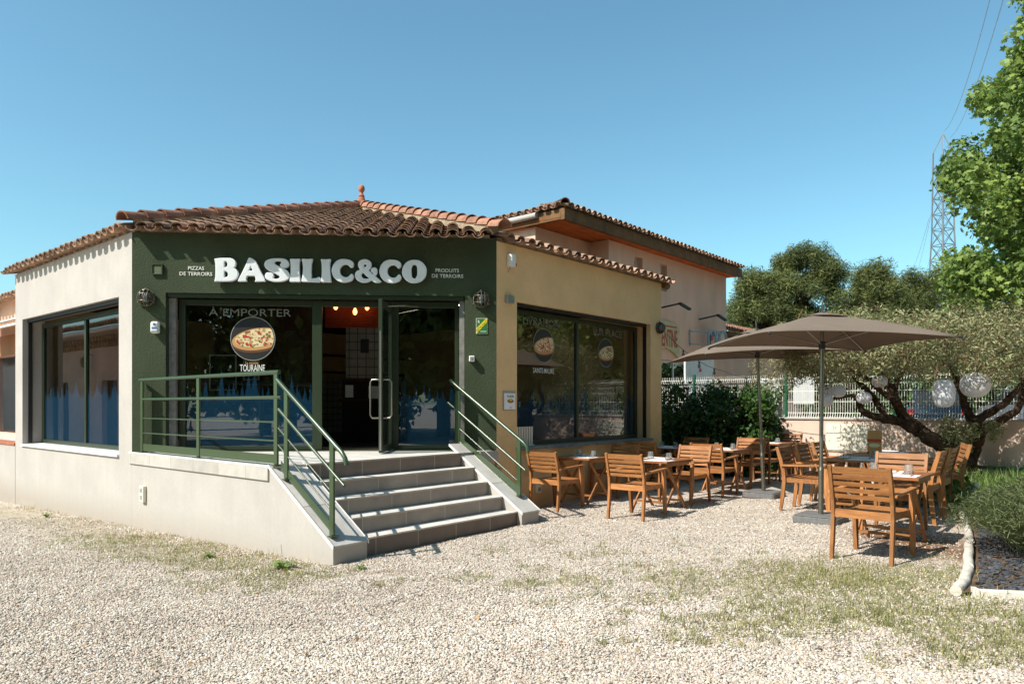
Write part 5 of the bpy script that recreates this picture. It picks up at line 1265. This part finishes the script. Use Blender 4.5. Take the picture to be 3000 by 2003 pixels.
# plane tree, right edge
PROF = [(-900,3020),(-300,2990),(-40,2965),(60,2945),(110,2930),(160,2950),(200,2880),(280,2830),(330,2828),(380,2822),(420,2845),(455,2770),(500,2738),(590,2748),(660,2800),(700,2812),(760,2775),(800,2745),(870,2740),(960,2760)]
def rej(p):                       # ragged left edge of the crown, written as bearings from the yard
    q = p[1]; bx = 1500+2119*(p[0]-.42)/q; bz = 1185-(p[2]-1.6)/q*2119
    return bz > 930 or bx < np.interp(bz, [a for a, _ in PROF], [b for _, b in PROF])+14*noise.noise((p[1]*.9, p[2]*1.6, 1))
C_, Rr, Nn = clumps(620, (9.4,14.8,3.4), (18,20.4,13.8), .34, .6, 760, rej, 3)
tree('plane_tree', 13.4, 18.0, 'tall bright green plane tree rising at the right edge', 'tree', C_, Rr, [int(k_*1.25) for k_ in Nn], .06, M['planeleaf'], (13.6,18,10.5), .32, shape='maple', shell=.5, limbs=40, up=.45)
# pines
for k, (x, y, zt_, rx, lb, n_, zb) in enumerate(((15.0, 44, 9.8, 2.4, 'shorter dark pine beside the pink building', 85, 4.2), (18.4, 46, 11.5, 3.9, 'tallest rounded pine in the middle of the skyline', 200, 4.2), (21.6, 43, 9.8, 2.2, 'slender dark pine right of the tallest pine', 80, 4), (24.8, 46, 10.1, 3.2, 'broad low pine beside the pylon', 130, 4), (28.5, 47, 10.4, 3.0, 'broad pine partly behind the plane tree', 110, 4))):
    r = random.Random(40+k); C_, Rr, Nn = [], [], []
    while len(C_) < n_:
        z = r.uniform(zb, zt_); f = (z-zb)/(zt_-zb); w_ = rx*(1-.62*f**2.2)*(.75+.5*r.random()); an = r.uniform(0, 6.283); q = math.sqrt(r.random())
        C_.append((x+w_*q*math.cos(an), y+w_*q*math.sin(an), z-.5*q)); s_ = r.uniform(.5, .95); Rr.append(s_); Nn.append(int(620*s_*s_))
    tree('pine_tree', x, y, lb, 'pine tree', C_, Rr, [int(k_*1.5) for k_ in Nn], .14, M['pineleaf'], (x+.3, y, zt_-1.6), .28, 'pines on the skyline', aspect=.13, shell=.55, limbs=14, up=.7)
# background shrub mass beyond the fence
for k, (x0, x1, y, h, lb) in enumerate(((9.0, 12.6, 22.5, 2.5, 'dark shrubbery beyond the fence left of the trees'), (14.0, 19.5, 27, 3.4, 'green shrubbery behind the parked cars'), (19.0, 27, 33, 4.2, 'tall dark shrubbery far behind the fence'))):
    C_, Rr, Nn = clumps(60, (x0,y-.8,.3), (x1,y+.8,h), .4, .7, 260, None, 60+k)
    g = G(x0, y); t = empty('shrub', ((x0+x1)/2, y, g), 0, lb, 'shrub', 'shrubs beyond the fence')
    leaf_cloud('foliage', C_, Rr, Nn, .11, M['hedgeleaf'], t, .5, 'rhomb', .5, ((x0+x1)/2, y, g))
    mb = MB(); branch_set(mb, (0,0,-.1), [(a*.8, 0, h*.6) for a in (-1, 0, 1)], .05, .02); mb.build('stem', M['bark'], t)
# dark hedge between restaurant and fence
def hrej(p): 
    return p[2] > 1.95-.25*max(0, p[0]-5.2)+.2*noise.noise((p[0]*2, p[1]*2, 5))
C_, Rr, Nn = clumps(150, (3.15,14.9,.15), (5.75,16.6,1.85), .22, .38, 1700, hrej, 8)
t = empty('hedge', (4.4, 15.6, G(4.4,15.6)), 0, 'dark green clipped hedge at the end of the tan wall', 'hedge')
leaf_cloud('foliage', C_, Rr, Nn, .042, M['hedgeleaf'], t, .5, 'rhomb', .45, (4.4,15.6,G(4.4,15.6)))
mb = MB()
for k in range(16): a = rnd.uniform(-1.2, 1.25); mb.tube([(a*.6, rnd.uniform(-.4,.4), -.1), (a, rnd.uniform(-.5,.5), 1.2), (a+rnd.uniform(-.1,.1), rnd.uniform(-.5,.5), rnd.uniform(1.9,2.25))], [.02,.012,.004], 5)
mb.build('stem', M['bark'], t)
# pruned tree with flat crown
tx, ty = 8.15, 13.0; tg = G(tx, ty)
pt = empty('pruned_tree', (tx, ty, tg), 0, 'old pruned tree with twisted trunks and a wide flat grey green crown', 'tree')
def Tp(px, py, Y=13.0): return Vector(((px-1500)/2119*Y-tx, Y-ty, 1.6+(1185-py)/2119*Y-tg))
def z5p(x, y, Y=13.0): return Tp(2400+x/3.137, 850+y/3.137, Y)
stems = [([(1360,1640),(1300,1540),(1150,1430),(1000,1340),(880,1260),(760,1150),(700,1000),(650,900),(600,780),(540,640)], [.2,.19,.17,.16,.15,.12,.1,.09,.07,.05], 12.8),
         ([(900,1280),(750,1210),(600,1180),(470,1150),(380,1090),(360,1010),(300,960),(180,990),(60,1000)], [.12,.11,.1,.08,.07,.055,.04,.03,.02], 12.7),
         ([(720,1030),(600,950),(470,830),(330,750),(200,650)], [.08,.07,.06,.05,.03], 12.5), ([(690,930),(720,820),(780,730),(800,600)], [.07,.06,.05,.03], 12.9),
         ([(600,1160),(520,1010),(430,900),(330,810),(260,700)], [.07,.07,.06,.05,.03], 13.1),
         ([(1360,1640),(1400,1500),(1450,1380),(1450,1280),(1390,1180),(1340,1060),(1310,930),(1260,800),(1200,680)], [.2,.17,.16,.14,.11,.09,.08,.06,.04], 13.1),
         ([(1450,1330),(1560,1250),(1700,1180),(1810,1110),(1860,1000),(1880,880),(1840,740)], [.13,.11,.09,.08,.07,.06,.04], 13.2), ([(1440,1220),(1540,1130),(1680,1060),(1780,960),(1850,880),(1980,760)], [.1,.09,.08,.07,.06,.04], 12.8),
         ([(1320,980),(1400,880),(1440,780),(1500,680)], [.06,.05,.04,.03], 13.0)]
mb = MB()
for pts, rs, Y in stems:
    rs = [q_*.78 for q_ in rs]; P_ = [z5p(x, y, Y+.12*math.sin(i*1.7)) for i, (x, y) in enumerate(pts)]
    # subdivide with wobble for a gnarled look
    Q, Rr_ = [], []
    for i in range(len(P_)-1):
        for s_ in range(3): f = s_/3; Q.append(P_[i].lerp(P_[i+1], f)+Vector((rnd.uniform(-1,1),rnd.uniform(-1,1),rnd.uniform(-1,1)))*rs[i]*.18); Rr_.append((rs[i]+(rs[i+1]-rs[i])*f)*rnd.uniform(.9,1.12))
    Q.append(P_[-1]); Rr_.append(rs[-1]); mb.tube(Q, Rr_, 9)
mb.build('trunk', M['bark'], pt, smooth=True)
def crown_rej(p):
    top = 3.22-.42*max(0, (5.9-p[0]))/1.6 - .1*max(0, p[0]-9)/2+.08*noise.noise((p[0]*1.7, p[1]*1.7, 2)); bot = 2.16+.26*noise.noise((p[0]*1.1, p[1]*1.1, 7))-.2*math.exp(-((p[0]-5.3)/.6)**2)
    return p[2] > top-.12 or p[2] < bot
C_, Rr, Nn = clumps(430, (4.75,11.4,1.85), (11.3,14.2,3.3), .2, .36, 980, crown_rej, 21)
leaf_cloud('crown', C_, Rr, [int(k_*1.6) for k_ in Nn], .031, M['oliveleaf'], pt, .32, 'rhomb', .4, (tx,ty,tg), up=.7)
mb = MB()
for c in C_:
    for k in range(9):
        a = Vector(c)-Vector((tx,ty,tg))+Vector((rnd.gauss(0,.16), rnd.gauss(0,.16), rnd.gauss(-.05,.14))); d = Vector((rnd.gauss(0,1), rnd.gauss(0,1), rnd.gauss(.2,.8))).normalized()*rnd.uniform(.08,.22)
        mb.bar(a, a+d, .007, .007)
mb.build('twigs', M['twig'], pt)
# low shoots on the trunks
C2 = []; R2 = []; N2 = []
for (x, y) in ((1200,1250),(1150,1380),(1300,1450),(1380,1300),(1250,1330),(1600,1290)): C2.append(tuple(z5p(x, y, 12.75)+Vector((tx,ty,tg)))); R2.append(.2); N2.append(260)
leaf_cloud('shoots', C2, R2, N2, .04, M['oliveleaf'], pt, .32, 'rhomb', .4, (tx,ty,tg))
# lanterns
for k, (px, py, w_, h_, Y, lb) in enumerate(((2765,1152,60,82,11.9,'tall oval white paper lantern, largest hanging from the pruned tree'), (2857,1127,80,74,12.1,'big round white lantern partly behind a branch at the right'), (2577,1117,44,36,12.2,'small round white lantern hanging highest between the trunks'), (2531,1165,43,34,12.1,'small flattened white lantern above the meter cabinet'), (2457,1147,41,34,12.0,'small white lantern just right of the front parasol pole'), (2418,1145,42,40,12.3,'upper white lantern half behind the front parasol pole'), (2420,1172,40,38,11.9,'lower white lantern half behind the front parasol pole'))):
    X = (px-1500)/2119*Y; Z = 1.6+(1185-py)/2119*Y; rx = w_/2/2119*Y; rz = h_/2/2119*Y
    t = empty('paper_lantern', (X, Y, Z-rz), 0, lb, 'lantern', 'white paper lanterns'); mb = MB(); n = 20; prof = []
    for i in range(n+1):
        a = math.pi*i/n; prof.append((max(.015, rx*math.sin(a)**(.55 if k == 0 else .8))*(1+.012*(-1)**i), rz-rz*math.cos(a)))
    mb.lathe(prof, 20); mb.build('shade', M['lantern'], t, smooth=2); mb = MB(); mb.tube([(-.03,0,2*rz-.02),(0,0,2*rz+.16),(.0,0,2.55-Z+rz if Z < 2.2 else 2*rz+.3)], .003, 5); mb.tube([(.03,0,2*rz-.02),(0,0,2*rz+.16)], .003, 5); mb.build('string', M['cable'], t)
# string of bulbs from the wall lamp towards the tree
def cat_pts(a, b, sag, n=14): return [V3(a).lerp(V3(b), i/n)+Vector((0,0,-sag*4*(i/n)*(1-i/n))) for i in range(n+1)]
P_ = cat_pts(S(A+4.95,-A-.1,3.0), (4.6,15.9,2.35), .12)+cat_pts((4.6,15.9,2.35), (6.6,14.0,2.3), .25)[1:]
t = empty('festoon_string', P_[0], 0, 'thin black festoon cable with bulbs from the wall to the pruned tree', 'string light')
mb = MB(); mb.tube([p-P_[0] for p in P_], .006, 5); mb.build('cable', M['cable'], t)
for i in (4, 8, 12, 17, 22):
    q = P_[i]-P_[0]; mb = MB(); mb.lathe([(.016,-.06),(.016,0)], 8, tuple(q)); h_ = mb.build('bulb_holder', M['black'], t); mb = MB(); mb.sphere(tuple(q+Vector((0,0,-.1))), .035, 10, 6, (1,1,1.3)); mb.build('bulb', M['clearglass'], h_, smooth=2)

# ------------------------------------------------------------------ planting bed, right corner
LOG = [(3.33,5.42),(3.55,5.68),(3.86,6.12),(4.2,6.65),(4.55,7.2),(4.98,7.9),(5.35,8.55),(5.75,9.3),(6.3,10.2)]
t = empty('log_edging', (4.2, 6.65, G(4.2,6.65)), 0, 'curved white birch log edging of the planting bed', 'edging')
for a, b, rr in ((0,2,.042),(2,4,.04),(4,6,.04),(6,8,.04)):
    mb = MB(); seg = []
    for i in range(a, b):
        for s_ in range(4): f = s_/4; x = LOG[i][0]+(LOG[i+1][0]-LOG[i][0])*f; y = LOG[i][1]+(LOG[i+1][1]-LOG[i][1])*f; seg.append((x-4.2+rnd.uniform(-.006,.006), y-6.65, G(x,y)-G(4.2,6.65)+.05+rnd.uniform(-.006,.006)+(.02 if a else 0)))
    x, y = LOG[b]; seg.append((x-4.2-.02, y-6.65-.03, G(x,y)-G(4.2,6.65)+.05)); mb.tube(seg, [rr*rnd.uniform(.96,1.04) for _ in seg], 10); mb.build('log', M['birch'], t, smooth=True)
t = empty('white_border_board', (3.42, 5.40, G(3.5,5.4)), math.atan2(-.2,1), 'low white board closing the front of the planting bed', 'border'); mb = MB(); mb.box(.05, 1.9, -.03, .03, -.05, .06); mb.build('board', M['whiteboard'], t, bevel=.006); mb = MB(); mb.box(.02,.05,-.04,.04,-.1,.07); mb.build('stake', M['whiteboard'], t)
p0 = (6.35, 10.25); t = empty('planter_board', (6.2, 11.1, G(6.2,11)), R(118), 'white plank side of a low raised planter behind the chairs', 'planter')
mb = MB()
for k in range(10): mb.box(-.85+k*.17, -.69+k*.17, -.03, .03, -.1, .27+rnd.uniform(-.008,.008))
mb.build('planks', M['whiteboard'], t)
mb = MB(); mb.box(-.9,-.855,-.05,.05,-.1,.33); mb.build('post', M['whiteboard'], t)
mb = MB(); bed = [(p[0]+.05, p[1]) for p in LOG]+[(8,10.5),(8,5),(4.6,5.15),(3.5,5.4)]
mb.ngon([(x, y, G(x,y)+.035) for x, y in bed]); tag(mb.build('flower_bed', M['soilmat']), kind='structure')
# slate chips
n = 5200; P = []
while len(P) < n:
    x, y = rnd.uniform(3.45, 6.0), rnd.uniform(5.2, 8.4)
    lx = np.interp(y, [q[1] for q in LOG], [q[0] for q in LOG])
    if x > lx+.09 and y > 5.42-.2*(x-3.42): P.append((x, y, G(x,y)+.04))
P = np.array(P); d = nrg.normal(size=(n,3))*.35; d[:,2] = 1; d /= np.linalg.norm(d,axis=1)[:,None]; rv = nrg.normal(size=(n,3)); a = np.cross(d, rv); a /= np.linalg.norm(a,axis=1)[:,None]; b = np.cross(d, a); s_ = nrg.uniform(.008,.028,n); h_ = nrg.uniform(.003,.008,n)
V = np.empty((n,8,3)); q = nrg.uniform(.5,1.2,(n,4,2))
for j, (cx_, cy_) in enumerate(((-1,-.6),(1,-.5),(.8,.6),(-.9,.5))):
    base = P+a*(cx_*q[:,j,0]*s_)[:,None]+b*(cy_*q[:,j,1]*s_)[:,None]; V[:,j] = base; V[:,j+4] = base+d*h_[:,None]
F = np.array([(4,5,6,7),(0,1,5,4),(1,2,6,5),(2,3,7,6),(3,0,4,7)]); loops = (np.arange(n)[:,None,None]*8+F[None]).ravel()
o = npmesh('slate_chips', V.reshape(-1,3), loops, np.full(n*5,4), np.repeat(nrg.random(n),5), M['slate']); tag(o, kind='stuff')
# lavender bush and leafy ground plants
def stem_bush(name, x, y, n, h, spread, mat, label, lean=(0,0), wd=.004):
    g = G(x, y); base = nrg.normal(size=(n,2))*.16*spread; an = nrg.uniform(0,6.283,n); q = np.sqrt(nrg.random(n))*spread; hh = h*nrg.uniform(.55,1.05,n)*(1-.35*(q/spread)**2)
    tip = np.stack([np.cos(an)*q+lean[0], np.sin(an)*q+lean[1], hh],1); b3 = np.concatenate([base, np.zeros((n,1))],1); mid = b3*.35+tip*.65; mid[:,2] = hh*.72; mid[:,:2] = b3[:,:2]*.5+tip[:,:2]*.5
    side = np.stack([-np.sin(an+1.2), np.cos(an+1.2), np.zeros(n)],1)*wd
    V = np.stack([b3-side, b3+side, mid+side, tip+side*.9, tip-side*.9, mid-side],1); loops = (np.arange(n)[:,None]*6+np.array([0,1,2,5, 5,2,3,4])[None]).ravel()
    t = empty(name, (x,y,g), 0, label, 'plant'); npmesh('stems', V.reshape(-1,3), loops, np.full(n*2,4), np.repeat(nrg.random(n),2), mat, t)
    k = n; sp = tip+0; V2 = []
    m_ = nrg.integers(0, n, n*3); f = nrg.uniform(.45,1.0,n*3)[:,None]; pp = mid[m_]*(1-f)+tip[m_]*f; dd = nrg.normal(size=(n*3,3)); dd[:,2] = abs(dd[:,2]); dd /= np.linalg.norm(dd,axis=1)[:,None]; ss = np.cross(dd, nrg.normal(size=(n*3,3))); ss /= np.linalg.norm(ss,axis=1)[:,None]
    ln_ = nrg.uniform(.025,.06,n*3)[:,None]; V2 = np.stack([pp-ss*.003, pp+ss*.003, pp+dd*ln_+ss*.002, pp+dd*ln_-ss*.002],1)
    npmesh('leaves', V2.reshape(-1,3), np.arange(n*12), np.full(n*3,4), np.clip(nrg.normal(size=n*3)*.25+.4,0,1), mat, t)
    return t
stem_bush('lavender_bush', 5.08, 6.62, 3800, .66, .88, M['rosemary'], 'big feathery lavender bush in the right planting bed', (-.14,.0), .0028)
stem_bush('lavender_bush', 5.9, 7.7, 2000, .66, .8, M['rosemary'], 'lavender bush behind the bigger one at the right edge', (-.1,.0), .0035)
C_, Rr, Nn = clumps(40, (5.6,8.2,.2), (8.0,10.6,.5), .15, .3, 700, None, 77)
t = empty('leafy_plants', (6.8, 9.4, G(6.8,9.4)), 0, 'bright leafy ground plants behind the lavender at the right', 'plant'); leaf_cloud('foliage', C_, Rr, Nn, .05, M['weed'], t, .5, 'leaf', .5, (6.8,9.4,G(6.8,9.4)), up=.8)
mb = MB()
for c in C_: mb.tube([(c[0]-6.8,c[1]-9.4,0),(c[0]-6.8,c[1]-9.4,c[2]-.1)], .006, 5)
mb.build('stem', M['twig'], t)

# ------------------------------------------------------------------ gravel pebbles, grass, weeds
def icosa():
    ph = (1+5**.5)/2; v = np.array([(-1,ph,0),(1,ph,0),(-1,-ph,0),(1,-ph,0),(0,-1,ph),(0,1,ph),(0,-1,-ph),(0,1,-ph),(ph,0,-1),(ph,0,1),(-ph,0,-1),(-ph,0,1)]); v /= np.linalg.norm(v[0])
    f = np.array([(0,11,5),(0,5,1),(0,1,7),(0,7,10),(0,10,11),(1,5,9),(5,11,4),(11,10,2),(10,7,6),(7,1,8),(3,9,4),(3,4,2),(3,2,6),(3,6,8),(3,8,9),(4,9,5),(2,4,11),(6,2,10),(8,6,7),(9,8,1)]); return v, f
IV, IF = icosa()
def in_building(x, y):
    d = Vector((x,y,0))-L0; u, v_ = d.dot(UR), d.dot(UL)
    if u > -.01 and v_ > -.01: return True
    if u > A and v_ > -A: return True
    if 0 < u < A and v_ > -u-.02: return True
    if -.01 < u < 3.27 and v_ > -4.66: return True
    return False
pts = []; tries = 0
NP = 180000
while len(pts) < NP:
    y = 3.45+(11.5-3.45)*rnd.random()**1.5; hw = .74*y+.2; x = rnd.uniform(-hw, hw)
    if in_building(x, y): continue
    lx = np.interp(y, [q[1] for q in LOG], [q[0] for q in LOG]) if 5.4 < y < 10.3 else 99
    if x > lx-.08 or (y <= 5.4 and x > 3.4 and y > 5.4-.2*(x-3.42)-.02): continue
    so_ = soiliness(x, y); gr_ = grassiness(x, y)
    if rnd.random() < so_*.85 or rnd.random() < gr_*.5 or rnd.random() < .45*max(0, noise.noise((x*.55, y*.8, 21))+.1): continue
    pts.append((x, y, G(x,y)+.012*noise.noise((x*1.3,y*1.3,0))+.006*noise.noise((x*4,y*4,3))))
pts = np.array(pts); n = len(pts); sc = nrg.uniform(.0045,.0100,n)*np.where(nrg.random(n) < .04, 1.5, 1)
an = nrg.uniform(0,6.283,n); sx, sy, sz = sc*nrg.uniform(.9,1.5,n), sc*nrg.uniform(.75,1.0,n), sc*nrg.uniform(.42,.68,n)
jit = 1+nrg.normal(size=(n,12))*.1; tl = nrg.normal(size=(n,2))*.3
lv = IV[None]*jit[:,:,None]*np.stack([sx,sy,sz],1)[:,None]; lv[:,:,2] += lv[:,:,0]*tl[:,0:1]+lv[:,:,1]*tl[:,1:2]
ca, sn = np.cos(an)[:,None], np.sin(an)[:,None]
V = np.stack([lv[:,:,0]*ca-lv[:,:,1]*sn, lv[:,:,0]*sn+lv[:,:,1]*ca, lv[:,:,2]],2)+pts[:,None]+np.array([0,0,.004])
loops = (np.arange(n)[:,None,None]*12+IF[None]).ravel(); wear = np.array([noise.noise((a*.45, b*.7, 33))+.5*noise.noise((a*1.7, b*2.2, 13)) for a, b in pts[:,:2]]); tv = np.clip(nrg.normal(size=n)*.23+.52+.22*wear,.1,1); tv[nrg.random(n) < .03] = .03
o = npmesh('gravel', V.reshape(-1,3), loops, np.full(n*20,3), np.repeat(tv,20), M['pebble'], smooth=True); tag(o, kind='stuff')
# grass
B = []
tries = 0
while len(B) < 34000 and tries < 1600000:
    tries += 1; y = 3.6+(9.5-3.6)*rnd.random()**1.2; hw = .74*y+.2; x = rnd.uniform(-hw-1.5, hw)
    if in_building(x, y): continue
    g_ = grassiness(x, y)*1.0; m_ = noise.noise((x*2.4, y*2.4, 9))*.75+noise.noise((x*7, y*7, 4))*.5
    if g_+m_*.6 < .40 or rnd.random() > g_*.8+.08: continue
    for k in range(rnd.choice((2,2,3,4,6,9))): B.append((x+rnd.gauss(0,.02), y+rnd.gauss(0,.02)))
for (yy, n_) in ((0, 0),):
    pass
d0 = []
for i in range(1500):          # tufts along the foot of the cream wall
    t_ = rnd.uniform(-4.7, 4.5); q = abs(rnd.gauss(0, .16)); p = S(-.03-q, t_)
    if noise.noise((t_*2.2, 0, 3)) > -.05: d0.append((p.x, p.y))
B = np.array(B+d0); n = len(B); z = np.array([G(x,y) for x, y in B])+.0
hh = nrg.uniform(.012,.042,n)*np.where(nrg.random(n) < .07, 2.6, 1); an = nrg.uniform(0,6.283,n); ln = nrg.uniform(.2,1.1,n)*hh
b3 = np.stack([B[:,0],B[:,1],z],1); side = np.stack([-np.sin(an),np.cos(an),np.zeros(n)],1)*.0021; tip = b3+np.stack([np.cos(an)*ln,np.sin(an)*ln,hh],1); mid = b3*.5+tip*.5; mid[:,2] += hh*.18
V = np.stack([b3-side,b3+side,mid+side*.8,mid-side*.8,tip],1); lo = (np.arange(n)[:,None]*5+np.array([0,1,2,3,3,2,4])[None]).ravel()
o = npmesh('grass', V.reshape(-1,3), lo, np.tile([4,3],n), np.repeat(np.clip(nrg.normal(size=n)*.3+.5,0,1),2), M['grassleaf']); tag(o, kind='stuff')
# dry leaf litter
P = []
while len(P) < 1500:
    if rnd.random() < .55: q = S(-.02-abs(rnd.gauss(0,.35)), rnd.uniform(-4.8, 4.6)); x, y = q.x, q.y
    else: y = rnd.uniform(4.2, 9.5); x = rnd.uniform(-.7*y, .62*y)
    if in_building(x, y): continue
    P.append((x, y, G(x,y)+.018))
P = np.array(P); n = len(P); d = nrg.normal(size=(n,3))*.35; d[:,2] = 1; d /= np.linalg.norm(d,axis=1)[:,None]; a = np.cross(d, nrg.normal(size=(n,3))); a /= np.linalg.norm(a,axis=1)[:,None]; b = np.cross(d, a); l_ = nrg.uniform(.008,.03,n)[:,None]; w_ = nrg.uniform(.25,.6,n)[:,None]*l_*.6
V = np.stack([P-a*l_, P-b*w_+d*.003, P+a*l_+d*.006, P+b*w_+d*.002],1)
o = npmesh('dry_leaves', V.reshape(-1,3), np.arange(n*4), np.full(n,4), nrg.random(n), M['dryleaf']); tag(o, kind='stuff')
# tall grass by the pruned tree
n = 2500; x = nrg.uniform(5.9,9.5,n); y = nrg.uniform(10.8,13.2,n); z = np.array([G(a,b) for a, b in zip(x,y)]); hh = nrg.uniform(.1,.42,n); an = nrg.uniform(0,6.283,n)
b3 = np.stack([x,y,z],1); tip = b3+np.stack([np.cos(an)*hh*.5,np.sin(an)*hh*.5,hh],1); side = np.stack([-np.sin(an),np.cos(an),np.zeros(n)],1)*.006; mid = b3*.5+tip*.5; mid[:,2] += hh*.15
V = np.stack([b3-side,b3+side,mid+side*.8,mid-side*.8,tip],1); lo = (np.arange(n)[:,None]*5+np.array([0,1,2,3,3,2,4])[None]).ravel()
o = npmesh('tall_grass', V.reshape(-1,3), lo, np.tile([4,3],n), np.repeat(nrg.random(n),2), M['weed']); tag(o, kind='stuff')
# dandelion like weeds at the wall foot
def weed(x, y, s, label):
    g = G(x,y); t = empty('weed', (x,y,g), rnd.uniform(0,6), label, 'weed', 'weeds at the wall foot'); mb = MB()
    for k in range(9):
        a = k*.7+rnd.uniform(-.2,.2); L_ = s*rnd.uniform(.7,1.1); up_ = rnd.uniform(.35,.9); d = Vector((math.cos(a),math.sin(a),0)); sd = Vector((-d.y,d.x,0))
        pr = [d*L_*f+Vector((0,0,up_*L_*math.sin(f*2.2)*.7)) for f in (.05,.4,.75,1.0)]; wv_ = [.01,.16*s,.2*s,.005]
        for i in range(3): mb.quad(pr[i]-sd*wv_[i], pr[i]+sd*wv_[i], pr[i+1]+sd*wv_[i+1], pr[i+1]-sd*wv_[i+1], rnd.random())
    mb.build('leaves', M['weed'], t); mb = MB(); mb.tube([(0,0,0),(.02,0,s*.8),(.05,.01,s*1.5)], .003, 5); mb.build('stalk', M['grassleaf'], t)
weed(-2.25, 7.08, .15, 'biggest dandelion weed at the foot of the cream wall near the corner'); weed(-3.25, 7.75, .1, 'small dandelion weed at the wall foot left of the biggest one'); weed(-7.4, 11.5, .1, 'weed at the wall foot below the left window'); weed(-1.45, 6.95, .07, 'tiny weed at the foot of the stair side wall')
# ------------------------------------------------------------------ pylon and cables
py = empty('pylon', (71.5, 120, 0), R(15), 'tall lattice steel pylon behind the trees', 'pylon')
mb = MB(); H_ = 46.5; hwf = lambda z: 2.2-(2.2-1.0)*min(1, z/34)
for sx in (-1,1):
    for sy in (-1,1):
        pr = [(sx*hwf(z), sy*hwf(z), z) for z in (0,10,20,30,43.5)]; mb.tube(pr, .13, 5); mb.bar((sx*hwf(43),sy*hwf(43),43.4), (0,0,H_), .16, .16)
mb.build('mast', M['lattice'], py)
mb = MB(); zs = list(np.arange(2, 43.6, 2.6))
for a, b in zip(zs, zs[1:]):
    for sx, sy, ex, ey in ((-1,-1,1,-1),(1,-1,1,1),(1,1,-1,1),(-1,1,-1,-1)):
        mb.bar((sx*hwf(a),sy*hwf(a),a), (ex*hwf(b),ey*hwf(b),b), .075, .075); mb.bar((ex*hwf(a),ey*hwf(a),a), (sx*hwf(b),sy*hwf(b),b), .075, .075)
        mb.bar((sx*hwf(b),sy*hwf(b),b), (ex*hwf(b),ey*hwf(b),b), .11, .11)
mb.build('bracing', M['lattice'], py)
mb = MB()
for z in (30, 36, 41.5): mb.bar((-4.2,0,z), (4.2,0,z), .22, .22); mb.bar((-4.2,0,z), (0,0,z+1.6), .12, .12); mb.bar((4.2,0,z), (0,0,z+1.6), .12, .12)
def WP(px, py_, Y): return Vector(((px-1500)/2119*Y, Y, 1.6+(1185-py_)/2119*Y))
for k, (pa, pb, sag) in enumerate((((2765,385,120), (2900,0,60), 2.0), ((2782,405,120), (2945,-20,55), 2.0), ((2722,640,118), (2668,800,220), 1.0), ((2738,580,118), (2684,805,220), 1.0), ((2745,640,118), (2712,800,220), 1.0), ((2850,460,118), (2985,120,70), 2.0))):
    a, b = WP(*pa), WP(*pb); mb = MB(); mb.tube([p-a for p in cat_pts(a, b, sag, 16)], .032, 5); o = mb.build('power_cable', M['farcable'], None, loc=a)
    tag(o, ('topmost overhead cable rising from the pylon tip', 'dark overhead cable rising just right of the pylon tip', 'leftmost thin cable sloping down left of the pylon', 'second thin cable sloping down left of the pylon', 'third thin cable sloping down beside the pylon', 'overhead cable crossing behind the plane tree')[k], 'power cable', 'overhead power cables')
# ------------------------------------------------------------------ unseen trees mirrored in the glass, placed and raised to block sky fill too
for k, (x, y, h, rx) in enumerate(((-13, -11, 11, 3.6), (-6.5, -13, 16, 4.5), (0.5, -12, 19, 5), (7.5, -12, 17, 5), (15, -12, 9, 3.4), (22, -5, 7, 2.8), (4, -20, 21, 6), (-9, -21, 16, 6), (24, 11, 9, 3.2), (28, 16, 10, 3.4), (33, 22, 11, 3.6), (38, 30, 12, 4), (21, 5, 9, 3))):
    r = random.Random(90+k); C_, Rr, Nn = [], [], []
    for i in range(int(7*h)):
        a = r.uniform(0,6.283); q = math.sqrt(r.random())*rx; z = r.uniform(1.2, h); C_.append((x+q*math.cos(a), y+q*math.sin(a), z)); s_ = r.uniform(.9,1.6); Rr.append(s_); Nn.append(int(75*s_*s_))
    tree('yard_tree', x, y, 'leafy tree behind the viewer mirrored in the shop front glass', 'tree', C_, Rr, Nn, .26, M['yardleaf'], (x, y, h*.8), .25, 'trees mirrored in the shop front', limbs=8, shell=.5)
# ------------------------------------------------------------------ clean up
for o in bpy.data.objects:
    if o.parent is None and o.type == 'MESH' and 'kind' not in o and 'label' not in o: print('UNTAGGED', o.name)
